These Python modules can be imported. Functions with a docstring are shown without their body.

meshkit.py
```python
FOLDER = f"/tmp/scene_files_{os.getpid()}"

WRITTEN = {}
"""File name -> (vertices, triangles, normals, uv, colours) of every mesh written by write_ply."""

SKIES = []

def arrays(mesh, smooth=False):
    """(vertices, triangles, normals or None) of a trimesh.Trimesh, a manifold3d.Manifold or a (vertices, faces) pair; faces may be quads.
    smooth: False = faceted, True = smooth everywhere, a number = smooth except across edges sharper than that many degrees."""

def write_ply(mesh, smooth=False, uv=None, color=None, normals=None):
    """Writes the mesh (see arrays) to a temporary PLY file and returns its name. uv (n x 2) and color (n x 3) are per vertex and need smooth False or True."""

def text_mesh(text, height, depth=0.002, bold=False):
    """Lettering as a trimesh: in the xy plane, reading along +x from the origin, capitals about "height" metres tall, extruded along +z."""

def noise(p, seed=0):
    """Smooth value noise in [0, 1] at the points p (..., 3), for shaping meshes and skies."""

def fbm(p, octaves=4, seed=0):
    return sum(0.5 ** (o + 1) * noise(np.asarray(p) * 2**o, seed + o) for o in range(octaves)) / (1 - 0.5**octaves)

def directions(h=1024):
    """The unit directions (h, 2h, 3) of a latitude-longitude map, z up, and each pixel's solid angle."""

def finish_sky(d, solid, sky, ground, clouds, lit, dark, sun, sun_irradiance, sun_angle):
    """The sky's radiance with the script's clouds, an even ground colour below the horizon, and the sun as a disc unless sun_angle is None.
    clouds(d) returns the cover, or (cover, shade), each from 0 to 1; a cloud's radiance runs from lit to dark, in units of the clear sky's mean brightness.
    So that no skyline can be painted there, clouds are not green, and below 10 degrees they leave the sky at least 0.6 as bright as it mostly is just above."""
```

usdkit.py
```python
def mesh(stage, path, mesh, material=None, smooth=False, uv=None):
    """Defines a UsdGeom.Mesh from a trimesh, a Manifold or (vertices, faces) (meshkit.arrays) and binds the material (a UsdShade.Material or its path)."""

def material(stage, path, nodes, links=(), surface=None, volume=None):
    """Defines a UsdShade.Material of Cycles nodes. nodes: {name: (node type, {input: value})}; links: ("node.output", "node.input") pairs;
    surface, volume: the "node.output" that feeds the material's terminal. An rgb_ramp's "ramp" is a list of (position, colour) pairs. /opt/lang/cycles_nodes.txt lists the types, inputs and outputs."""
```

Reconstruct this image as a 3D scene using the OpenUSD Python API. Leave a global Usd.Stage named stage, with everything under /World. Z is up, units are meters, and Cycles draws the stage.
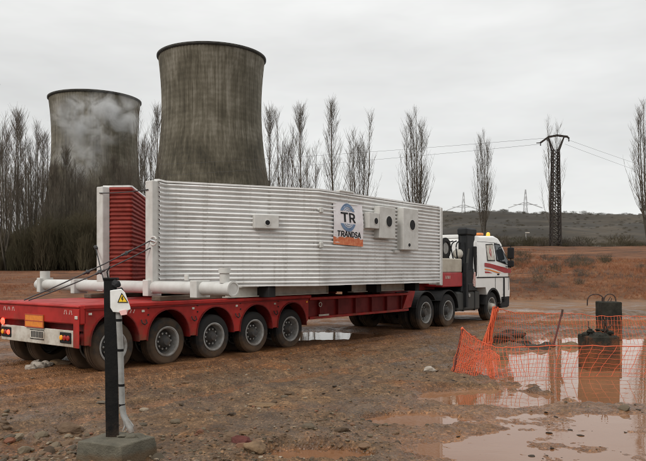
import math, random
import numpy as np
import trimesh
import usdkit, meshkit
from shapely.geometry import Polygon, Point, box as sbox
from shapely.ops import unary_union
from pxr import Usd, UsdGeom, UsdLux, UsdShade, Sdf, Gf, Vt

stage = Usd.Stage.CreateInMemory()
UsdGeom.SetStageUpAxis(stage, UsdGeom.Tokens.z)
UsdGeom.SetStageMetersPerUnit(stage, 1.0)
UsdGeom.Xform.Define(stage, '/World')
UsdGeom.Scope.Define(stage, '/World/Looks')

# ------------------------------------------------------------------ camera, sky, sun, exposure
EYE, FPX, CX, HY = 1.73, 700.0, 323.0, 270.0        # eye height; lens in photograph pixels; horizon row
cam = UsdGeom.Camera.Define(stage, '/World/camera')
cam.CreateHorizontalApertureAttr(36.0)
cam.CreateVerticalApertureAttr(36.0 * 731 / 1024)
cam.CreateFocalLengthAttr(36.0 * FPX / 646)
cam.CreateVerticalApertureOffsetAttr(36.0 * (HY - 230.5) / 646)
cam.CreateClippingRangeAttr(Gf.Vec2f(0.05, 20000))
cam.CreateExposureAttr(0.2)
UsdGeom.Xformable(cam).AddTranslateOp().Set(Gf.Vec3d(0, 0, EYE))
UsdGeom.Xformable(cam).AddRotateXYZOp().Set(Gf.Vec3f(90, 0, 0))

SUN_EL, SUN_AZ = math.radians(42), math.radians(215)    # azimuth from +y towards +x: over the left shoulder
sky_mat = usdkit.material(stage, '/World/Looks/overcast_sky', {
    'tc': ('texture_coordinate', {}),
    'sky': ('sky_texture', {'sky_type': 'single_scattering', 'sun_disc': False, 'sun_elevation': SUN_EL, 'sun_rotation': SUN_AZ}),
    'sep': ('separate_xyz', {}),
    'map': ('mapping', {'scale': (1.3, 1.3, 5.0)}),
    'n': ('noise_texture', {'scale': 1.6, 'detail': 5, 'roughness': 0.55}),
    'nr': ('map_range', {'from_min': 0.3, 'from_max': 0.7, 'to_min': 0.82, 'to_max': 1.12}),
    'el': ('map_range', {'from_min': 0.3, 'from_max': 1.0, 'to_min': 1.0, 'to_max': 1.8, 'clamp': True}),
    'm': ('math', {'math_type': 'multiply'}),
    'cl': ('mix', {'mix_type': 'multiply', 'fac': 1.0, 'color1': (7.4, 7.4, 7.25)}),
    'mix': ('mix', {'mix_type': 'mix', 'fac': 0.94}),
    'bg': ('background_shader', {'strength': 0.1}),
}, [('tc.generated', 'sep.vector'), ('tc.generated', 'map.vector'), ('map.vector', 'n.vector'), ('n.fac', 'nr.value'), ('sep.z', 'el.value'),
    ('nr.result', 'm.value1'), ('el.result', 'm.value2'), ('m.value', 'cl.color2'), ('sky.color', 'mix.color1'), ('cl.color', 'mix.color2'),
    ('mix.color', 'bg.color')], surface='bg.background')
dome = UsdLux.DomeLight.Define(stage, '/World/sky')
UsdShade.MaterialBindingAPI.Apply(dome.GetPrim()).Bind(sky_mat)
dome.GetPrim().SetCustomDataByKey('kind', 'structure')
sun = UsdLux.DistantLight.Define(stage, '/World/sun')
sun.CreateNormalizeAttr(True)
sun.CreateIntensityAttr(0.4)
sun.CreateAngleAttr(18.0)
sun.CreateColorAttr(Gf.Vec3f(1.0, 0.96, 0.9))
UsdGeom.Xformable(sun).AddRotateXYZOp().Set(Gf.Vec3f(90 - math.degrees(SUN_EL), 0, -math.degrees(SUN_AZ) + 180))

# ------------------------------------------------------------------ helpers
RNG = random.Random(7)
taken = {}

def free(path):
    """The path, or the path with the next three-digit number when it is taken."""
    k = taken.get(path)
    taken[path] = 0 if k is None else k + 1
    return path if k is None else f'{path}_{k + 1:03d}'

def tag(prim, label=None, cat=None, group=None, kind=None):
    for k, v in (('label', label), ('category', cat), ('group', group), ('kind', kind)):
        if v:
            prim.SetCustomDataByKey(k, v)

def cat(ms):
    return trimesh.util.concatenate([m for m in ms if m is not None and len(m.faces)])

AX = np.array([math.sin(math.radians(38)), math.cos(math.radians(38))])       # the way the lorry points
NX = np.array([-AX[1], AX[0]])                                               # towards its far side
ORG = np.array([-2.25, 14.65]) * 0.93                                         # foot of the middle trailer wheel, near side

class Thing:
    """An Xform at the thing's base; its parts are written in the frame's coordinates."""
    def __init__(self, name, label, category, base=(0, 0, 0), lorry=False, group=None, rot=0.0):
        self.path = free('/World/' + name)
        x = UsdGeom.Xform.Define(stage, self.path)
        self.base = np.array(base, float)
        p = self.base.copy()
        if lorry:
            p[:2] = ORG + AX * base[0] + NX * base[1]
            rot = 52.0
        x.AddTranslateOp().Set(Gf.Vec3d(*map(float, p)))
        x.AddRotateZOp().Set(float(rot))
        self.prim = x.GetPrim()
        tag(self.prim, label, category, group)
    def add(self, name, mesh, mat, parent=None, smooth=False, label=None, kind=None):
        m = mesh.copy() if isinstance(mesh, trimesh.Trimesh) else trimesh.Trimesh(*mesh, process=False)
        m.apply_translation(-self.base)
        path = free((parent or self.path) + '/' + name)
        q = usdkit.mesh(stage, path, m, LOOK[mat], smooth=smooth)
        tag(q.GetPrim(), label, kind=kind)
        return path

def single(name, mesh, mat, label=None, category=None, group=None, kind=None, smooth=False):
    path = free('/World/' + name)
    q = usdkit.mesh(stage, path, mesh, LOOK[mat], smooth=smooth)
    tag(q.GetPrim(), label, category, group, kind)
    return path

def copy_of(src, loc, rz, sc, label, group=None, category=None, name=None):
    """One more of a kind: an Xform that references the first one."""
    path = free(name or src)
    x = UsdGeom.Xform.Define(stage, path)
    x.GetPrim().GetReferences().AddInternalReference(src)
    x.GetPrim().SetInstanceable(True)
    x.ClearXformOpOrder()
    x.AddTranslateOp().Set(Gf.Vec3d(*map(float, loc)))
    x.AddRotateZOp().Set(float(rz))
    x.AddScaleOp().Set(Gf.Vec3f(*sc))
    tag(x.GetPrim(), label, category, group)
    return path

def scatter(name, protos, pos, rotz, scale, label, idx=None, tilt=None):
    """What nobody could count, as one PointInstancer. protos: (mesh, material) pairs."""
    path = free('/World/' + name)
    pi = UsdGeom.PointInstancer.Define(stage, path)
    rel = pi.CreatePrototypesRel()
    for i, (m, mt) in enumerate(protos):
        q = usdkit.mesh(stage, f'{path}/piece_{i + 1:03d}', m, LOOK[mt])
        rel.AddTarget(q.GetPath())
    n = len(pos)
    pi.CreateProtoIndicesAttr(Vt.IntArray.FromNumpy(np.asarray(idx if idx is not None else np.arange(n) % len(protos), np.int32)))
    pi.CreatePositionsAttr(Vt.Vec3fArray.FromNumpy(np.asarray(pos, np.float32)))
    s = np.asarray(scale, np.float32)
    pi.CreateScalesAttr(Vt.Vec3fArray.FromNumpy(s if s.ndim == 2 else np.repeat(s[:, None], 3, 1)))
    q = []
    for i, a in enumerate(rotz):
        r = Gf.Rotation(Gf.Vec3d(0, 0, 1), math.degrees(float(a)))
        if tilt is not None:
            r = Gf.Rotation(Gf.Vec3d(1, 0, 0), float(tilt[i])) * r
        r = r.GetQuat()
        q.append(Gf.Quath(r.GetReal(), *r.GetImaginary()))
    pi.CreateOrientationsAttr(Vt.QuathArray(q))
    tag(pi.GetPrim(), label, kind='stuff')
    return path

# where a picture column / row meets a plane of the lorry's frame
def S(px, w):
    r = (px - CX) / FPX
    return -(ORG[0] + w * NX[0] - r * (ORG[1] + w * NX[1])) / (AX[0] - r * AX[1])
def depth(s, w):
    return ORG[1] + s * AX[1] + w * NX[1]
def Z(py, s, w):
    return EYE - (py - HY) * depth(s, w) / FPX
def world(s, w, z=0.0):
    p = ORG + AX * s + NX * w
    return np.array([p[0], p[1], z])
def local(x, y):
    v = np.array([x, y]) - ORG
    return float(v @ AX), float(v @ NX)
def at(px, py, d):
    return np.array([(px - CX) * d / FPX, d, EYE - (py - HY) * d / FPX])
def foot(px, py):
    d = EYE * FPX / (py - HY)
    return np.array([(px - CX) * d / FPX, d, 0.0])

# ---- shapes
def box(a, b, ch=0.0):
    a, b = np.minimum(a, b).astype(float), np.maximum(a, b).astype(float)
    if ch <= 0:
        m = trimesh.creation.box(b - a)
        m.apply_translation((a + b) / 2)
        return m
    ch = min(ch, *((b - a) / 2.01))
    pts = []
    for i in (0, 1):
        for j in (0, 1):
            for k in (0, 1):
                c = np.array([(a, b)[i][0], (a, b)[j][1], (a, b)[k][2]])
                d = np.array([1 - 2 * i, 1 - 2 * j, 1 - 2 * k]) * ch
                for e in range(3):
                    q = c + d
                    q[e] = c[e]
                    pts.append(q)
    return trimesh.convex.convex_hull(np.array(pts))

def tube(pts, r, sides=8, cap=True):
    p = np.asarray(pts, float)
    r = np.broadcast_to(np.asarray(r, float), (len(p),))
    t = np.gradient(p, axis=0)
    t /= np.linalg.norm(t, axis=1, keepdims=True) + 1e-12
    ref = np.array([0, 0, 1.0]) if abs(t[:, 2]).mean() < 0.8 else np.array([1.0, 0, 0])
    a = np.cross(t, ref)
    a /= np.linalg.norm(a, axis=1, keepdims=True) + 1e-12
    b = np.cross(t, a)
    an = np.arange(sides) * 2 * math.pi / sides
    v = (p[:, None] + r[:, None, None] * (np.cos(an)[None, :, None] * a[:, None] + np.sin(an)[None, :, None] * b[:, None])).reshape(-1, 3)
    i, j = np.meshgrid(np.arange(len(p) - 1), np.arange(sides), indexing='ij')
    q = np.stack([i * sides + j, i * sides + (j + 1) % sides, (i + 1) * sides + (j + 1) % sides, (i + 1) * sides + j], -1).reshape(-1, 4)
    f = np.vstack([q[:, [0, 1, 2]], q[:, [0, 2, 3]]])
    if cap:
        n = len(v)
        v = np.vstack([v, p[0], p[-1]])
        k = np.arange(sides)
        l0 = (len(p) - 1) * sides
        f = np.vstack([f, np.stack([np.full(sides, n), (k + 1) % sides, k], 1), np.stack([np.full(sides, n + 1), l0 + k, l0 + (k + 1) % sides], 1)])
    m = trimesh.Trimesh(v, f, process=False)
    return m

def bar(p, q, r, sides=6):
    return tube([p, q], r, sides)

def beam(p, q, wd, ht, up=(0, 0, 1)):
    """A rectangular bar from p to q."""
    p, q = np.asarray(p, float), np.asarray(q, float)
    t = q - p
    L = np.linalg.norm(t)
    t /= L
    u = np.asarray(up, float)
    if abs(t @ u) > 0.98:
        u = np.array([1.0, 0, 0])
    a = np.cross(t, u); a /= np.linalg.norm(a)
    b = np.cross(a, t)
    m = trimesh.creation.box((L, wd, ht))
    M = np.eye(4); M[:3, 0], M[:3, 1], M[:3, 2], M[:3, 3] = t, a, b, (p + q) / 2
    m.apply_transform(M)
    return m

def lathe(prof, n=32, axis='z'):
    """prof: (radius, height) pairs."""
    p = np.asarray(prof, float)
    an = np.arange(n) * 2 * math.pi / n
    v = np.stack([p[:, None, 0] * np.cos(an), p[:, None, 0] * np.sin(an), np.repeat(p[:, 1:2], n, 1)], -1).reshape(-1, 3)
    i, j = np.meshgrid(np.arange(len(p) - 1), np.arange(n), indexing='ij')
    q = np.stack([i * n + j, i * n + (j + 1) % n, (i + 1) * n + (j + 1) % n, (i + 1) * n + j], -1).reshape(-1, 4)
    f = np.vstack([q[:, [0, 1, 2]], q[:, [0, 2, 3]]])
    if axis == 'w':        # height -> -y (outwards on the lorry's near side)
        v = np.stack([v[:, 0], -v[:, 2], v[:, 1]], -1)
    return trimesh.Trimesh(v, f, process=False)

def prism(poly, y0, y1):
    """A polygon in (s, z) extruded across w from y0 to y1."""
    out = []
    for g in getattr(poly, 'geoms', [poly]):
        m = trimesh.creation.extrude_polygon(g, y1 - y0, engine='earcut')
        v = m.vertices.copy()
        m.vertices = np.stack([v[:, 0], y0 + v[:, 2], v[:, 1]], -1)
        m.invert()
        out.append(m)
    return cat(out)

def flat(poly, z0, z1):
    out = []
    for g in getattr(poly, 'geoms', [poly]):
        m = trimesh.creation.extrude_polygon(g, z1 - z0, engine='earcut')
        m.apply_translation((0, 0, z0))
        out.append(m)
    return cat(out)

def blob(r=0.1, seed=0, sub=2, squash=(1, 1, 1), rough=0.35, fr=1.6):
    """A broken stone."""
    m = trimesh.creation.icosphere(subdivisions=sub)
    v = m.vertices
    rs = np.random.RandomState(seed)
    for _ in range(7):                                   # a few cut faces
        d = rs.normal(size=3); d /= np.linalg.norm(d)
        c = rs.uniform(0.55, 0.85)
        h = v @ d
        v = v - np.outer(np.maximum(h - c, 0) * 0.9, d)
    v = v * (1 + rough * (meshkit.fbm(v * fr + seed * 3.1, 3, seed)[:, None] - 0.5))
    m.vertices = v * r * np.array(squash)
    return m

def hull(pts, r=0.0, sub=1):
    pts = np.asarray(pts, float)
    if r > 0:
        s = trimesh.creation.icosphere(subdivisions=sub, radius=r).vertices
        pts = (pts[:, None] + s[None]).reshape(-1, 3)
    return trimesh.convex.convex_hull(pts)

# ------------------------------------------------------------------ materials
LOOK = {}
def surf(name, c1, c2=None, scale=6.0, lo=0.4, hi=0.65, rough=(0.5, 0.7), bump=0.0, bscale=None, metallic=0.0, spec=0.5, stretch=(1, 1, 1), dirt=None, detail=5, coat=0.0, coords='object'):
    """A base of two tones with grain; dirt = (colour, amount, height below which it thickens)."""
    n = {'tc': ('texture_coordinate', {}), 'geo': ('geometry', {}), 'mp': ('mapping', {'scale': stretch}),
         'n': ('noise_texture', {'scale': scale, 'detail': detail, 'roughness': 0.6}),
         'r': ('rgb_ramp', {'ramp': [(0.0, c1), (lo, c1), (hi, c2 or c1), (1.0, c2 or c1)]}),
         'rr': ('map_range', {'from_min': 0.3, 'from_max': 0.7, 'to_min': rough[0], 'to_max': rough[1]}),
         'p': ('principled_bsdf', {'metallic': metallic, 'specular_ior_level': spec, 'coat_weight': coat})}
    src = 'geo.position' if coords == 'world' else 'tc.object'
    l = [(src, 'mp.vector'), ('mp.vector', 'n.vector'), ('n.fac', 'r.fac'), ('n.fac', 'rr.value'), ('rr.result', 'p.roughness')]
    out = 'r.color'
    if dirt:
        dc, amount, zh = dirt
        n.update({'dn': ('noise_texture', {'scale': 3.1, 'detail': 8, 'roughness': 0.7}), 'sx': ('separate_xyz', {}),
                  'dz': ('map_range', {'from_min': zh, 'from_max': 0.1, 'to_min': -0.22, 'to_max': 0.2, 'clamp': True}),
                  'da': ('math', {'math_type': 'add'}),
                  'dr': ('map_range', {'from_min': 0.44, 'from_max': 0.72, 'to_min': 0.0, 'to_max': amount, 'clamp': True}),
                  'dm': ('mix', {'mix_type': 'mix', 'color2': dc})})
        l += [(src, 'dn.vector'), ('geo.position', 'sx.vector'), ('sx.z', 'dz.value'), ('dn.fac', 'da.value1'), ('dz.result', 'da.value2'), ('da.value', 'dr.value'),
              ('dr.result', 'dm.fac'), (out, 'dm.color1')]
        out = 'dm.color'
    l.append((out, 'p.base_color'))
    if bump:
        n['bn'] = ('noise_texture', {'scale': bscale or scale * 4, 'detail': 4, 'roughness': 0.6})
        n['b'] = ('bump', {'strength': bump, 'distance': 0.02})
        l += [(src, 'bn.vector'), ('bn.fac', 'b.height'), ('b.normal', 'p.normal')]
    LOOK[name] = usdkit.material(stage, '/World/Looks/' + name, n, l, surface='p.BSDF')

MUD = (0.14, 0.085, 0.05)
LOOK['module_paint'] = usdkit.material(stage, '/World/Looks/module_paint', {
    'tc': ('texture_coordinate', {}), 'n': ('noise_texture', {'scale': 1.7, 'detail': 7, 'roughness': 0.65}), 'r': ('rgb_ramp', {'ramp': [(0.32, (0.73, 0.73, 0.72)), (0.55, (0.65, 0.65, 0.635)), (0.75, (0.52, 0.515, 0.495))]}),
    'm1': ('mapping', {'scale': (5.5, 5.5, 0.35)}), 'n1': ('noise_texture', {'scale': 1.6, 'detail': 6, 'roughness': 0.7}), 'd1': ('map_range', {'from_min': 0.54, 'from_max': 0.78, 'to_max': 0.75, 'clamp': True}), 'x1': ('mix', {'mix_type': 'mix', 'color2': (0.31, 0.285, 0.245)}),
    'n2': ('noise_texture', {'scale': 14, 'detail': 6, 'roughness': 0.75}), 'd2': ('map_range', {'from_min': 0.63, 'from_max': 0.74, 'to_max': 0.8, 'clamp': True}), 'x2': ('mix', {'mix_type': 'mix', 'color2': (0.26, 0.16, 0.10)}),
    'rr': ('map_range', {'from_min': 0.3, 'from_max': 0.7, 'to_min': 0.32, 'to_max': 0.55}), 'p': ('principled_bsdf', {})},
    [('tc.object', 'n.vector'), ('n.fac', 'r.fac'), ('tc.object', 'm1.vector'), ('m1.vector', 'n1.vector'), ('n1.fac', 'd1.value'), ('d1.result', 'x1.fac'), ('r.color', 'x1.color1'), ('tc.object', 'n2.vector'), ('n2.fac', 'd2.value'), ('d2.result', 'x2.fac'), ('x1.color', 'x2.color1'),
     ('x2.color', 'p.base_color'), ('n.fac', 'rr.value'), ('rr.result', 'p.roughness')], surface='p.BSDF')
surf('module_grey', (0.50, 0.495, 0.47), (0.41, 0.40, 0.37), 5, 0.4, 0.7, (0.45, 0.65), dirt=((0.33, 0.28, 0.22), 0.45, 1.5))
surf('pipe_paint', (0.49, 0.485, 0.465), (0.41, 0.40, 0.375), 4, 0.4, 0.7, (0.4, 0.6), dirt=((0.28, 0.235, 0.18), 0.55, 1.5))
surf('red_primer', (0.23, 0.030, 0.02), (0.15, 0.023, 0.016), 5, 0.35, 0.7, (0.6, 0.8), spec=0.3)
surf('primer_rib', (0.34, 0.07, 0.055), (0.25, 0.05, 0.04), 5, 0.35, 0.7, (0.5, 0.7))
surf('trailer_red', (0.34, 0.0155, 0.012), (0.17, 0.012, 0.009), 2.6, 0.42, 0.72, (0.42, 0.7), spec=0.3, detail=9, dirt=((0.125, 0.06, 0.03), 0.9, 1.15))
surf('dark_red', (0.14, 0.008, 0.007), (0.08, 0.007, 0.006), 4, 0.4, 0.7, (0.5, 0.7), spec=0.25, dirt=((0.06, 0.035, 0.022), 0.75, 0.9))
surf('chassis_black', (0.009, 0.009, 0.0095), (0.016, 0.015, 0.014), 5, 0.4, 0.7, (0.55, 0.8), spec=0.3, dirt=((0.045, 0.03, 0.02), 0.55, 0.7))
surf('rubber', (0.012, 0.012, 0.012), (0.021, 0.018, 0.016), 7, 0.4, 0.7, (0.7, 0.9), spec=0.3, dirt=((0.10, 0.058, 0.03), 0.8, 0.65))
surf('muddy_rubber', (0.015, 0.014, 0.013), (0.05, 0.033, 0.02), 6, 0.35, 0.6, (0.7, 0.9), spec=0.3, dirt=((0.085, 0.052, 0.03), 0.85, 0.8))
surf('rim_steel', (0.27, 0.27, 0.26), (0.16, 0.145, 0.125), 9, 0.4, 0.7, (0.35, 0.6), dirt=((0.08, 0.055, 0.038), 0.7, 0.5))
surf('hub_dark', (0.045, 0.045, 0.045), (0.07, 0.055, 0.042), 9, 0.4, 0.7, (0.5, 0.7), spec=0.3)
surf('white_paint', (0.70, 0.70, 0.68), (0.60, 0.595, 0.57), 3, 0.45, 0.75, (0.25, 0.4), dirt=((0.25, 0.18, 0.12), 0.55, 1.3), coat=0.2)
surf('off_white', (0.44, 0.42, 0.37), (0.33, 0.305, 0.26), 5, 0.4, 0.7, (0.5, 0.7), dirt=((0.16, 0.11, 0.075), 0.5, 1.0))
surf('beige_box', (0.40, 0.36, 0.29), (0.33, 0.29, 0.23), 5, 0.4, 0.7, (0.5, 0.7))
surf('stripe_red', (0.30, 0.013, 0.016), (0.24, 0.012, 0.014), 4, 0.4, 0.7, (0.35, 0.45))
surf('stripe_orange', (0.62, 0.20, 0.04), None, 4, 0.4, 0.7, (0.3, 0.4))
surf('dark_glass', (0.012, 0.014, 0.016), None, 4, rough=(0.04, 0.08))
surf('crane_black', (0.006, 0.007, 0.008), (0.012, 0.013, 0.014), 5, 0.4, 0.7, (0.5, 0.7), spec=0.3)
surf('tank_grey', (0.035, 0.036, 0.034), (0.052, 0.048, 0.042), 5, 0.4, 0.7, (0.5, 0.7), spec=0.3, dirt=((0.05, 0.034, 0.024), 0.6, 0.8))
surf('amber', (0.8, 0.33, 0.02), None, 4, rough=(0.15, 0.2))
surf('plate_orange', (0.62, 0.20, 0.02), (0.5, 0.15, 0.02), 20, 0.4, 0.7, (0.4, 0.5))
surf('plate_mark', (0.34, 0.05, 0.02), None, 4, rough=(0.4, 0.5))
surf('plate_white', (0.50, 0.475, 0.42), (0.34, 0.30, 0.245), 5, 0.4, 0.65, (0.4, 0.6), dirt=((0.16, 0.09, 0.05), 0.75, 0.9))
surf('black_mark', (0.008, 0.008, 0.0085), None, 4, rough=(0.55, 0.7), spec=0.25)
surf('worn_letter', (0.55, 0.42, 0.38), (0.40, 0.16, 0.14), 30, 0.42, 0.6, (0.4, 0.6))
surf('lens_red', (0.30, 0.012, 0.01), None, 4, rough=(0.12, 0.2))
surf('chrome', (0.6, 0.6, 0.6), None, 4, rough=(0.15, 0.25), metallic=1.0)
surf('timber', (0.10, 0.07, 0.045), (0.055, 0.04, 0.026), 3, 0.35, 0.7, (0.75, 0.9), stretch=(1, 6, 6), bump=0.3)
surf('strap_black', (0.018, 0.018, 0.02), (0.03, 0.03, 0.03), 20, rough=(0.5, 0.7))
surf('banner_white', (0.70, 0.68, 0.69), (0.62, 0.58, 0.60), 6, 0.4, 0.7, (0.6, 0.8))
surf('banner_blue', (0.10, 0.16, 0.27), (0.16, 0.24, 0.36), 25, 0.4, 0.6, (0.6, 0.8))
surf('banner_red', (0.46, 0.10, 0.035), (0.55, 0.2, 0.09), 14, 0.4, 0.62, (0.6, 0.8))
surf('concrete', (0.125, 0.112, 0.083), (0.075, 0.069, 0.052), 7, 0.35, 0.68, (0.75, 0.95), bump=0.6, bscale=60, spec=0.25, dirt=((0.10, 0.06, 0.03), 0.7, 0.18))
surf('dark_concrete', (0.034, 0.033, 0.026), (0.016, 0.016, 0.013), 7, 0.35, 0.68, (0.8, 0.95), bump=0.6, bscale=40, spec=0.15)
surf('stained_concrete', (0.034, 0.033, 0.026), (0.016, 0.016, 0.013), 7, 0.35, 0.68, (0.8, 0.95), bump=0.6, bscale=40, spec=0.15, dirt=((0.19, 0.072, 0.032), 0.95, 0.82))
surf('rebar', (0.06, 0.032, 0.022), (0.035, 0.022, 0.018), 20, rough=(0.7, 0.9))
surf('post_black', (0.005, 0.005, 0.005), (0.012, 0.011, 0.010), 14, 0.45, 0.7, (0.5, 0.8), spec=0.15, bump=0.2, dirt=((0.08, 0.05, 0.03), 0.6, 0.55))
surf('conduit_grey', (0.24, 0.24, 0.23), (0.17, 0.165, 0.15), 12, 0.4, 0.7, (0.5, 0.7), dirt=((0.12, 0.075, 0.045), 0.75, 0.7))
surf('box_white', (0.68, 0.68, 0.66), (0.56, 0.55, 0.52), 9, 0.45, 0.75, (0.4, 0.55))
surf('warning_yellow', (0.80, 0.52, 0.02), None, 4, rough=(0.4, 0.5))
surf('pink_tag', (0.72, 0.42, 0.40), None, 4, rough=(0.5, 0.6))
surf('net_orange', (0.60, 0.105, 0.042), (0.46, 0.085, 0.035), 12, 0.4, 0.7, (0.5, 0.65), spec=0.3)
surf('stake_red', (0.12, 0.025, 0.02), (0.06, 0.03, 0.02), 12, 0.4, 0.7, (0.6, 0.8))
surf('pylon_steel', (0.022, 0.018, 0.016), (0.038, 0.028, 0.021), 6, 0.4, 0.7, (0.6, 0.8), spec=0.3)
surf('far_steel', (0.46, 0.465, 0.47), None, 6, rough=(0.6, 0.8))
surf('wire', (0.05, 0.05, 0.052), None, 4, rough=(0.5, 0.6))
surf('bark', (0.088, 0.075, 0.059), (0.054, 0.048, 0.038), 3, 0.35, 0.7, (0.85, 0.95), stretch=(4, 4, 1), spec=0.2)
surf('twig', (0.105, 0.087, 0.067), (0.072, 0.062, 0.048), 1.2, 0.4, 0.6, (0.85, 0.95), spec=0.2)
LOOK['thicket_twig'] = usdkit.material(stage, '/World/Looks/thicket_twig', {'oi': ('object_info', {}), 'r': ('rgb_ramp', {'ramp': [(0, (0.056, 0.050, 0.030)), (0.5, (0.070, 0.060, 0.037)), (1, (0.084, 0.069, 0.045))]}), 'p': ('principled_bsdf', {'roughness': 0.95, 'specular_ior_level': 0.1})}, [('oi.random', 'r.fac'), ('r.color', 'p.base_color')], surface='p.BSDF')
surf('thicket_leaf', (0.050, 0.052, 0.027), (0.078, 0.062, 0.038), 0.5, 0.4, 0.6, (0.8, 0.9))
surf('white_stone', (0.33, 0.29, 0.245), (0.22, 0.18, 0.14), 9, 0.4, 0.65, (0.6, 0.85), bump=0.4)
surf('grey_stone', (0.12, 0.10, 0.075), (0.08, 0.062, 0.045), 9, 0.4, 0.65, (0.7, 0.9), bump=0.4, spec=0.25)
surf('brown_stone', (0.115, 0.073, 0.043), (0.075, 0.046, 0.028), 9, 0.4, 0.65, (0.7, 0.9), bump=0.4, spec=0.25)
surf('red_stone', (0.09, 0.024, 0.018), (0.06, 0.02, 0.016), 9, 0.4, 0.65, (0.7, 0.9), bump=0.4, spec=0.25)
surf('tan_stone', (0.17, 0.108, 0.058), (0.105, 0.066, 0.038), 9, 0.4, 0.65, (0.7, 0.9), bump=0.4, spec=0.25)
surf('mud_clod', (0.032, 0.022, 0.014), (0.052, 0.034, 0.021), 12, 0.4, 0.65, (0.5, 0.75), bump=0.5, spec=0.25)
LOOK['lit_red'] = usdkit.material(stage, '/World/Looks/lit_red', {'p': ('principled_bsdf', {'base_color': (0.6, 0.02, 0.015), 'roughness': 0.2, 'emission_color': (1.0, 0.06, 0.03), 'emission_strength': 3.0})}, [], surface='p.BSDF')
LOOK['lit_amber'] = usdkit.material(stage, '/World/Looks/lit_amber', {'p': ('principled_bsdf', {'base_color': (0.8, 0.35, 0.03), 'roughness': 0.2, 'emission_color': (1.0, 0.5, 0.08), 'emission_strength': 0.55})}, [], surface='p.BSDF')
# small stones: each its own tone
for nm, ramp in (('gravel_grey', [(0, (0.055, 0.042, 0.027)), (0.5, (0.10, 0.074, 0.046)), (0.9, (0.15, 0.115, 0.075)), (1, (0.26, 0.21, 0.155))]),
                 ('gravel_brown', [(0, (0.05, 0.032, 0.018)), (0.5, (0.095, 0.058, 0.032)), (0.85, (0.13, 0.080, 0.046)), (1, (0.15, 0.06, 0.033))])):
    LOOK[nm] = usdkit.material(stage, '/World/Looks/' + nm, {'oi': ('object_info', {}), 'r': ('rgb_ramp', {'ramp': ramp}), 'p': ('principled_bsdf', {'roughness': 0.7, 'specular_ior_level': 0.25})},
                               [('oi.random', 'r.fac'), ('r.color', 'p.base_color')], surface='p.BSDF')
LOOK['dry_grass_blade'] = usdkit.material(stage, '/World/Looks/dry_grass_blade', {'oi': ('object_info', {}), 'g': ('geometry', {}), 'n': ('noise_texture', {'scale': 0.09, 'detail': 3}), 'a': ('math', {'math_type': 'multiply_add', 'value2': 0.35, 'value3': 0.0}), 'b': ('math', {'math_type': 'add'}),
    'r': ('rgb_ramp', {'ramp': [(0.3, (0.08, 0.034, 0.016)), (0.55, (0.18, 0.066, 0.028)), (0.8, (0.245, 0.100, 0.045)), (1, (0.28, 0.155, 0.08))]}), 'p': ('principled_bsdf', {'roughness': 0.9})},
    [('g.position', 'n.vector'), ('oi.random', 'a.value1'), ('a.value', 'b.value1'), ('n.fac', 'b.value2'), ('b.value', 'r.fac'), ('r.color', 'p.base_color')], surface='p.BSDF')
# ------------------------------------------------------------------ ground
def smooth(a, b, x):
    t = np.clip((x - a) / (b - a), 0, 1)
    return t * t * (3 - 2 * t)

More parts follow.
